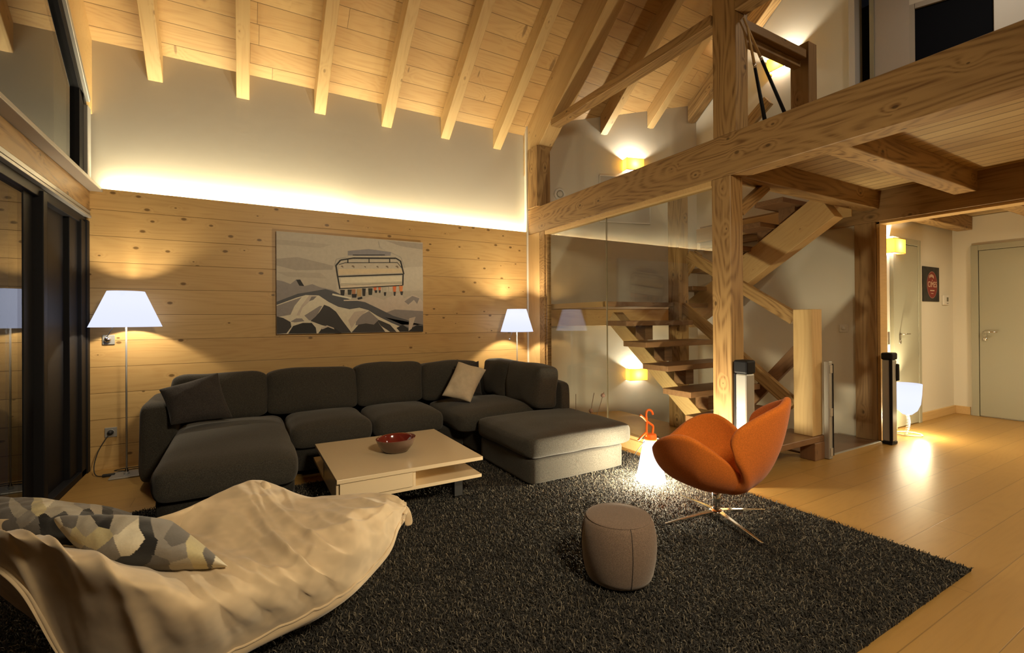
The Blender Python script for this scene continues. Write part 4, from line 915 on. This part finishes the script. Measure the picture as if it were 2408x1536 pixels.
# dry stems behind the footstool
for k, (a, b, ball, lab) in enumerate((((1354, 927), (1354, 985), None, 'bare thin dry stem, leftmost of the three behind the footstool'), ((1397, 924), (1386, 985), (1390, 966), 'dry stem with a low seed ball behind the footstool'), ((1420, 922), (1402, 985), (1418, 930), 'dry stem with a seed ball at its tip behind the footstool'))):
    p0, p1 = at(*a, y=3.55), at(*b, y=3.55); d = (p1 - p0).normalized(); p1 = p0 + d * ((p0.z - .0) / -d.z)
    t = thing('dry_stem', lab, 'dried flower', (p1.x, p1.y, 0), group='dry stems behind the footstool')
    tube('stem', [p1 - Vector((p1.x, p1.y, 0)), p0 - Vector((p1.x, p1.y, 0))], .0028, plain('dry_stem_brown', (.20, .13, .08), .8), t, 6)
    if ball:
        c = at(*ball, y=3.55) - Vector((p1.x, p1.y, 0)); o = lathe('seed_ball', [(.001, -.021), (.012, -.018), (.02, -.008), (.022, 0), (.02, .008), (.012, .018), (.001, .021)], plain('seed_ball_brown', (.30, .20, .15), .9, nscale=60, namt=.4, bstr=.8, bscale=90), t, 16, loc=c)

# ------------------------------------------------------------------ stair gates
def gate(name, label, b, capz, cat='stair gate', grip=None):
    x0, x1, y0, y1, z0, z1 = b; t = thing(name, label, cat, ((x0 + x1) / 2, (y0 + y1) / 2, 0)); hx, hy = (x1 - x0) / 2, (y1 - y0) / 2
    box('housing', (-hx, hx, -hy, hy, z0, capz), 'alu', t, .012)
    box('top_cap', (-hx - .006, hx + .006, -hy - .006, hy + .006, capz, z1), 'black', t, .014)
    box('edge_strip', (-hx - .004, -hx + .01, *( (-hy - .003, -hy + .022) if grip else (hy - .014, hy + .001) ), z0 - .01, capz), 'black', t, .002)
    box('foot', (-hx - .004, hx + .004, -hy, hy, 0.002, z0), 'black', t, .003)
    if grip: box('grip', grip, 'black', t, .012)
    return t
gate('stair_gate', 'silver roller gate housing with black cap on the heavy post behind the orange chair', (3.225, 3.325, 2.145, 2.245, .03, .935), .835)
gate('stair_gate', 'silver roller gate housing with black cap and grip at the hall opening', (5.49, 5.60, 2.13, 2.215, .03, .90), .83, grip=(.03, .075, -.06, -.02, .62, .79))
t = thing('gate_catch', 'slim silver catch rail of the roller gate fixed to the newel post', 'stair gate', (4.50, 2.215, 0))
box('rail', (-.03, .03, -.02, .03, 0.002, .865), 'alu', t, .008); box('slot', (.022, .034, -.026, -.018, .03, .84), 'black', t)
boxes('bracket', [(-.022, .018, -.026, -.02, z, z + .07) for z in (.03, .38, .76)], M['sill'], t)

# ------------------------------------------------------------------ hall
def door(name, label, base, rz, w, h, handle_x, flip=1):
    d = struct(bpy.data.objects.new(name, None), label, 'door'); C.objects.link(d); d.location = base; d.rotation_euler = (0, 0, rz)
    box('door_leaf', (0, w, -.03, -.002, .012, h), 'doorgrey', d, .003)
    boxes('door_frame', [(-.075, -.006, -.036, -.001, 0, h + .075), (w + .006, w + .075, -.036, -.001, 0, h + .075), (-.006, w + .006, -.036, -.001, h + .006, h + .075)], 'doorgrey', d, .003)
    hd = box('door_handle', (handle_x - .02, handle_x + .02, -.037, -.03, 1.0, 1.06), 'chrome', d, .004)
    tube('lever', [(handle_x, -.035, 1.06), (handle_x, -.075, 1.06), (handle_x + .02 * flip, -.08, 1.06), (handle_x + .125 * flip, -.08, 1.06)], .008, 'chrome', hd)
    lathe('lock', [(0, 0), (.022, 0), (.022, .01), (.01, .012), (0, .012)], 'chrome', hd, 20, loc=(handle_x, -.03, .97)).rotation_euler = (pi / 2, 0, 0)
    return d
door('door_1', 'grey entrance door at the end of the hall', (8.05, 2.19, 0), -pi / 2, .90, 2.075, .05, 1)
door('door_2', 'grey hall door next to the wall lamp and bell lamp', (6.36, 2.45, 0), 0, .56, 2.08, .08, 1)
ps = thing('poster', 'small dark tin sign with a red oval reading CIMES on the hall wall', 'poster', (7.355, 2.448, 1.44))
PWd, PHt = .235, .425
box('sheet', (-PWd, PWd, -.008, -.001, 0, PHt), plain('dark_sign', (.035, .03, .028), .6, nscale=9, namt=.8), ps)
def oval(name, rx, rz, y, mat, cx=.025, cz=.205):
    return obj(name, [(cx + rx * cos(k * pi / 24), y, cz + rz * sin(k * pi / 24)) for k in range(48)], [tuple(range(48))], mat, ps)
oval('oval_rim', .150, .166, -.0085, plain('pink_paint', (.35, .17, .14), .6)); oval('oval', .143, .159, -.0090, plain('red_paint', (.20, .02, .014), .6))
M['cream_paint'] = plain('cream_paint', (.62, .45, .33), .6)
def text(name, body, size, x, z, sx=1, mat='cream_paint', shear=0, rot=0, parent=ps, y=-.0096):
    c = bpy.data.curves.new(name, 'FONT'); c.body = body; c.size = size; c.align_x = 'CENTER'; c.align_y = 'CENTER'; c.extrude = .0004
    tmp = bpy.data.objects.new(name, c); me = bpy.data.meshes.new_from_object(tmp); bpy.data.objects.remove(tmp); o = bpy.data.objects.new(name, me); C.objects.link(o); o.parent = parent; o.location = (x, y, z); o.rotation_euler = (pi / 2, rot, 0); o.scale = (sx, 1, 1); me.materials.clear(); me.materials.append(M[mat]); return o
text('sign_text', 'CIMES', .098, .028, .207, 1.0)
# the smaller lines on the sign are too small to read in the photograph: only their strokes are kept
for nm_, st_ in (('upper_strokes', [(-.06 + .02 * k, .285 + .016 * sin(pi * k / 6), .010, .034) for k in range(7)] + [(.018, .253, .014, .014)]),
                 ('lower_strokes', [(-.035 + .018 * k, .127, .011, .016) for k in range(7)] + [(-.01 + .014 * k, .095, .009, .008) for k in range(5)])):
    boxes(nm_, [(.0 + x, x + w_, -.0102, -.0094, z, z + h_) for x, z, w_, h_ in st_], 'cream_paint', ps)
th = thing('thermostat', 'white wall thermostat with small display right of the poster', 'thermostat', (7.78, 2.449, 1.40))
box('housing', (-.085, .085, -.022, 0, 0, .125), 'white', th, .006); box('display', (-.0, .048, -.0245, -.0215, .045, .098), plain('lcd', (.12, .11, .06), .3), th)
boxes('button', [(.0, .012, -.0245, -.0215, .018, .026), (.034, .046, -.0245, -.0215, .018, .026)], 'rubber', th)
kh = thing('intercom_panel', 'dark narrow metal plate on the pine lining beside the hall post', 'panel', (5.76, 2.30, 1.0))
boxes('plate', [(-.004, .03, -.04, -.034, -.03, .10)], 'alu', kh)

# ------------------------------------------------------------------ gallery: door, window, cues
GA, GB = Vector((5.64, 2.02, 0)), Vector((5.64 + .4 * 3, 2.02 - .916 * 3, 0)); gn = Vector((-.916, -.4, 0))
def onG(u, v):
    d = at(u, v, z=9) - EYE; return EYE + d * ((GA - EYE).dot(gn) / d.dot(gn))
struct(wallpoly('wall_gallery', [(5.64, 2.31, GF), (5.64, 2.02, GF), (5.64, 2.02, 6.6), (5.64, 2.31, 6.6)], (1, 0, 0), .06, plain('pale_door_paint', (.52, .50, .48), .6)), 'pale panel beside the gallery doorway', 'wall')
d3 = struct(bpy.data.objects.new('door_3', None), 'half open doorway on the gallery with white frame', 'door'); C.objects.link(d3)
box('door_frame', (5.60, 5.76, 2.472, 2.53, GF, 4.75), plain('white_door_frame', (.62, .60, .58), .5), d3, .003)
box('door_leaf', (5.63, 6.3, 2.312, 2.352, GF, 4.75), 'doorgrey', d3, .003)
box('recess_panel', (6.1, 6.14, 2.36, 2.9, GF, 4.75), plain('recess_shade', (.12, .11, .08), .9), d3)  # dark panel: shade of the doorway recess put into its colour
struct(box('wall_door_head', (5.64, 5.76, 2.31, 2.53, 4.75, 6.5), 'plaster_warm'), 'plaster above the gallery doorway', 'wall')
wl, wr_ = onG(2152, 120), onG(2337, 60); zt2 = onG(2152, 20).z; sL = (Vector((wl.x, wl.y, 0)) - GA).length; sR = (Vector((wr_.x, wr_.y, 0)) - GA).length
gd = (GB - GA).normalized()
def gp_(s, z): return GA + gd * s + Vector((0, 0, z))
struct(wallpoly('wall_gallery_slant', [gp_(0, zt2 + .05), gp_(3, zt2 + .05), gp_(3, 6.8), gp_(0, 6.8)], -gn, .06, 'plaster_warm'), 'cream wall above the dark gallery window', 'wall')
struct(wallpoly('wall_gallery_sill', [gp_(0, GF), gp_(3, GF), gp_(3, GF + .5), gp_(0, GF + .5)], -gn, .06, 'plaster_warm'), 'cream wall under the dark gallery window', 'wall')
w3 = struct(bpy.data.objects.new('window_3', None), 'dark night window on the gallery', 'window'); C.objects.link(w3)
def gq(name, s0, s1, z0, z1, mat, th=.05, off=0):
    o = wallpoly(name, [gp_(s0, z0) + gn * off, gp_(s1, z0) + gn * off, gp_(s1, z1) + gn * off, gp_(s0, z1) + gn * off], -gn, th, mat); o.parent = w3; return o
gq('window_frame', 0, sL, GF + .5, zt2 + .05, 'sill'); gq('glass_pane', sL, sR, GF + .5, zt2, plain('black_glass', (.004, .005, .009), .6, spec=.05), .02, -.02)
gq('window_frame', sL, sR, zt2, zt2 + .05, 'sill', .04, .005); gq('window_frame', sR, sR + .30, GF + .5, zt2 + .3, 'white', .05, .01)
gq('window_frame', sR + .31, 3, GF + .5, zt2 + .05, 'doorgrey')
cues = (((1748, 42), (1842, 258), (1784, 134), 'billiard cue leaning steeply, its black butt nearer the stub post'), ((1757, 62), (1797, 275), (1772, 149), 'billiard cue leaning almost upright, its black butt nearer the tall post'))
for (a, b, m, lab) in cues:
    yy = 2.19; p0, p1, pm = at(*a, y=yy), at(*b, y=yy), at(*m, y=yy); d = (p1 - p0).normalized(); pe = p0 + d * ((GF + .003 - p0.z) / d.z); pm = p0 + d * (pm - p0).length
    t = thing('billiard_cue', lab, 'billiard cue', pe, group='cues leaning on the gallery railing'); l = lambda p: p - pe
    tube('shaft', [l(p0), l(pm)], [.0065, .0105], 'trim', t, 10); tube('ring', [l(pm), l(pm + d * .035)], .0112, 'chrome', t, 10); tube('butt', [l(pm + d * .035), l(pe)], [.011, .016], 'black', t, 12)
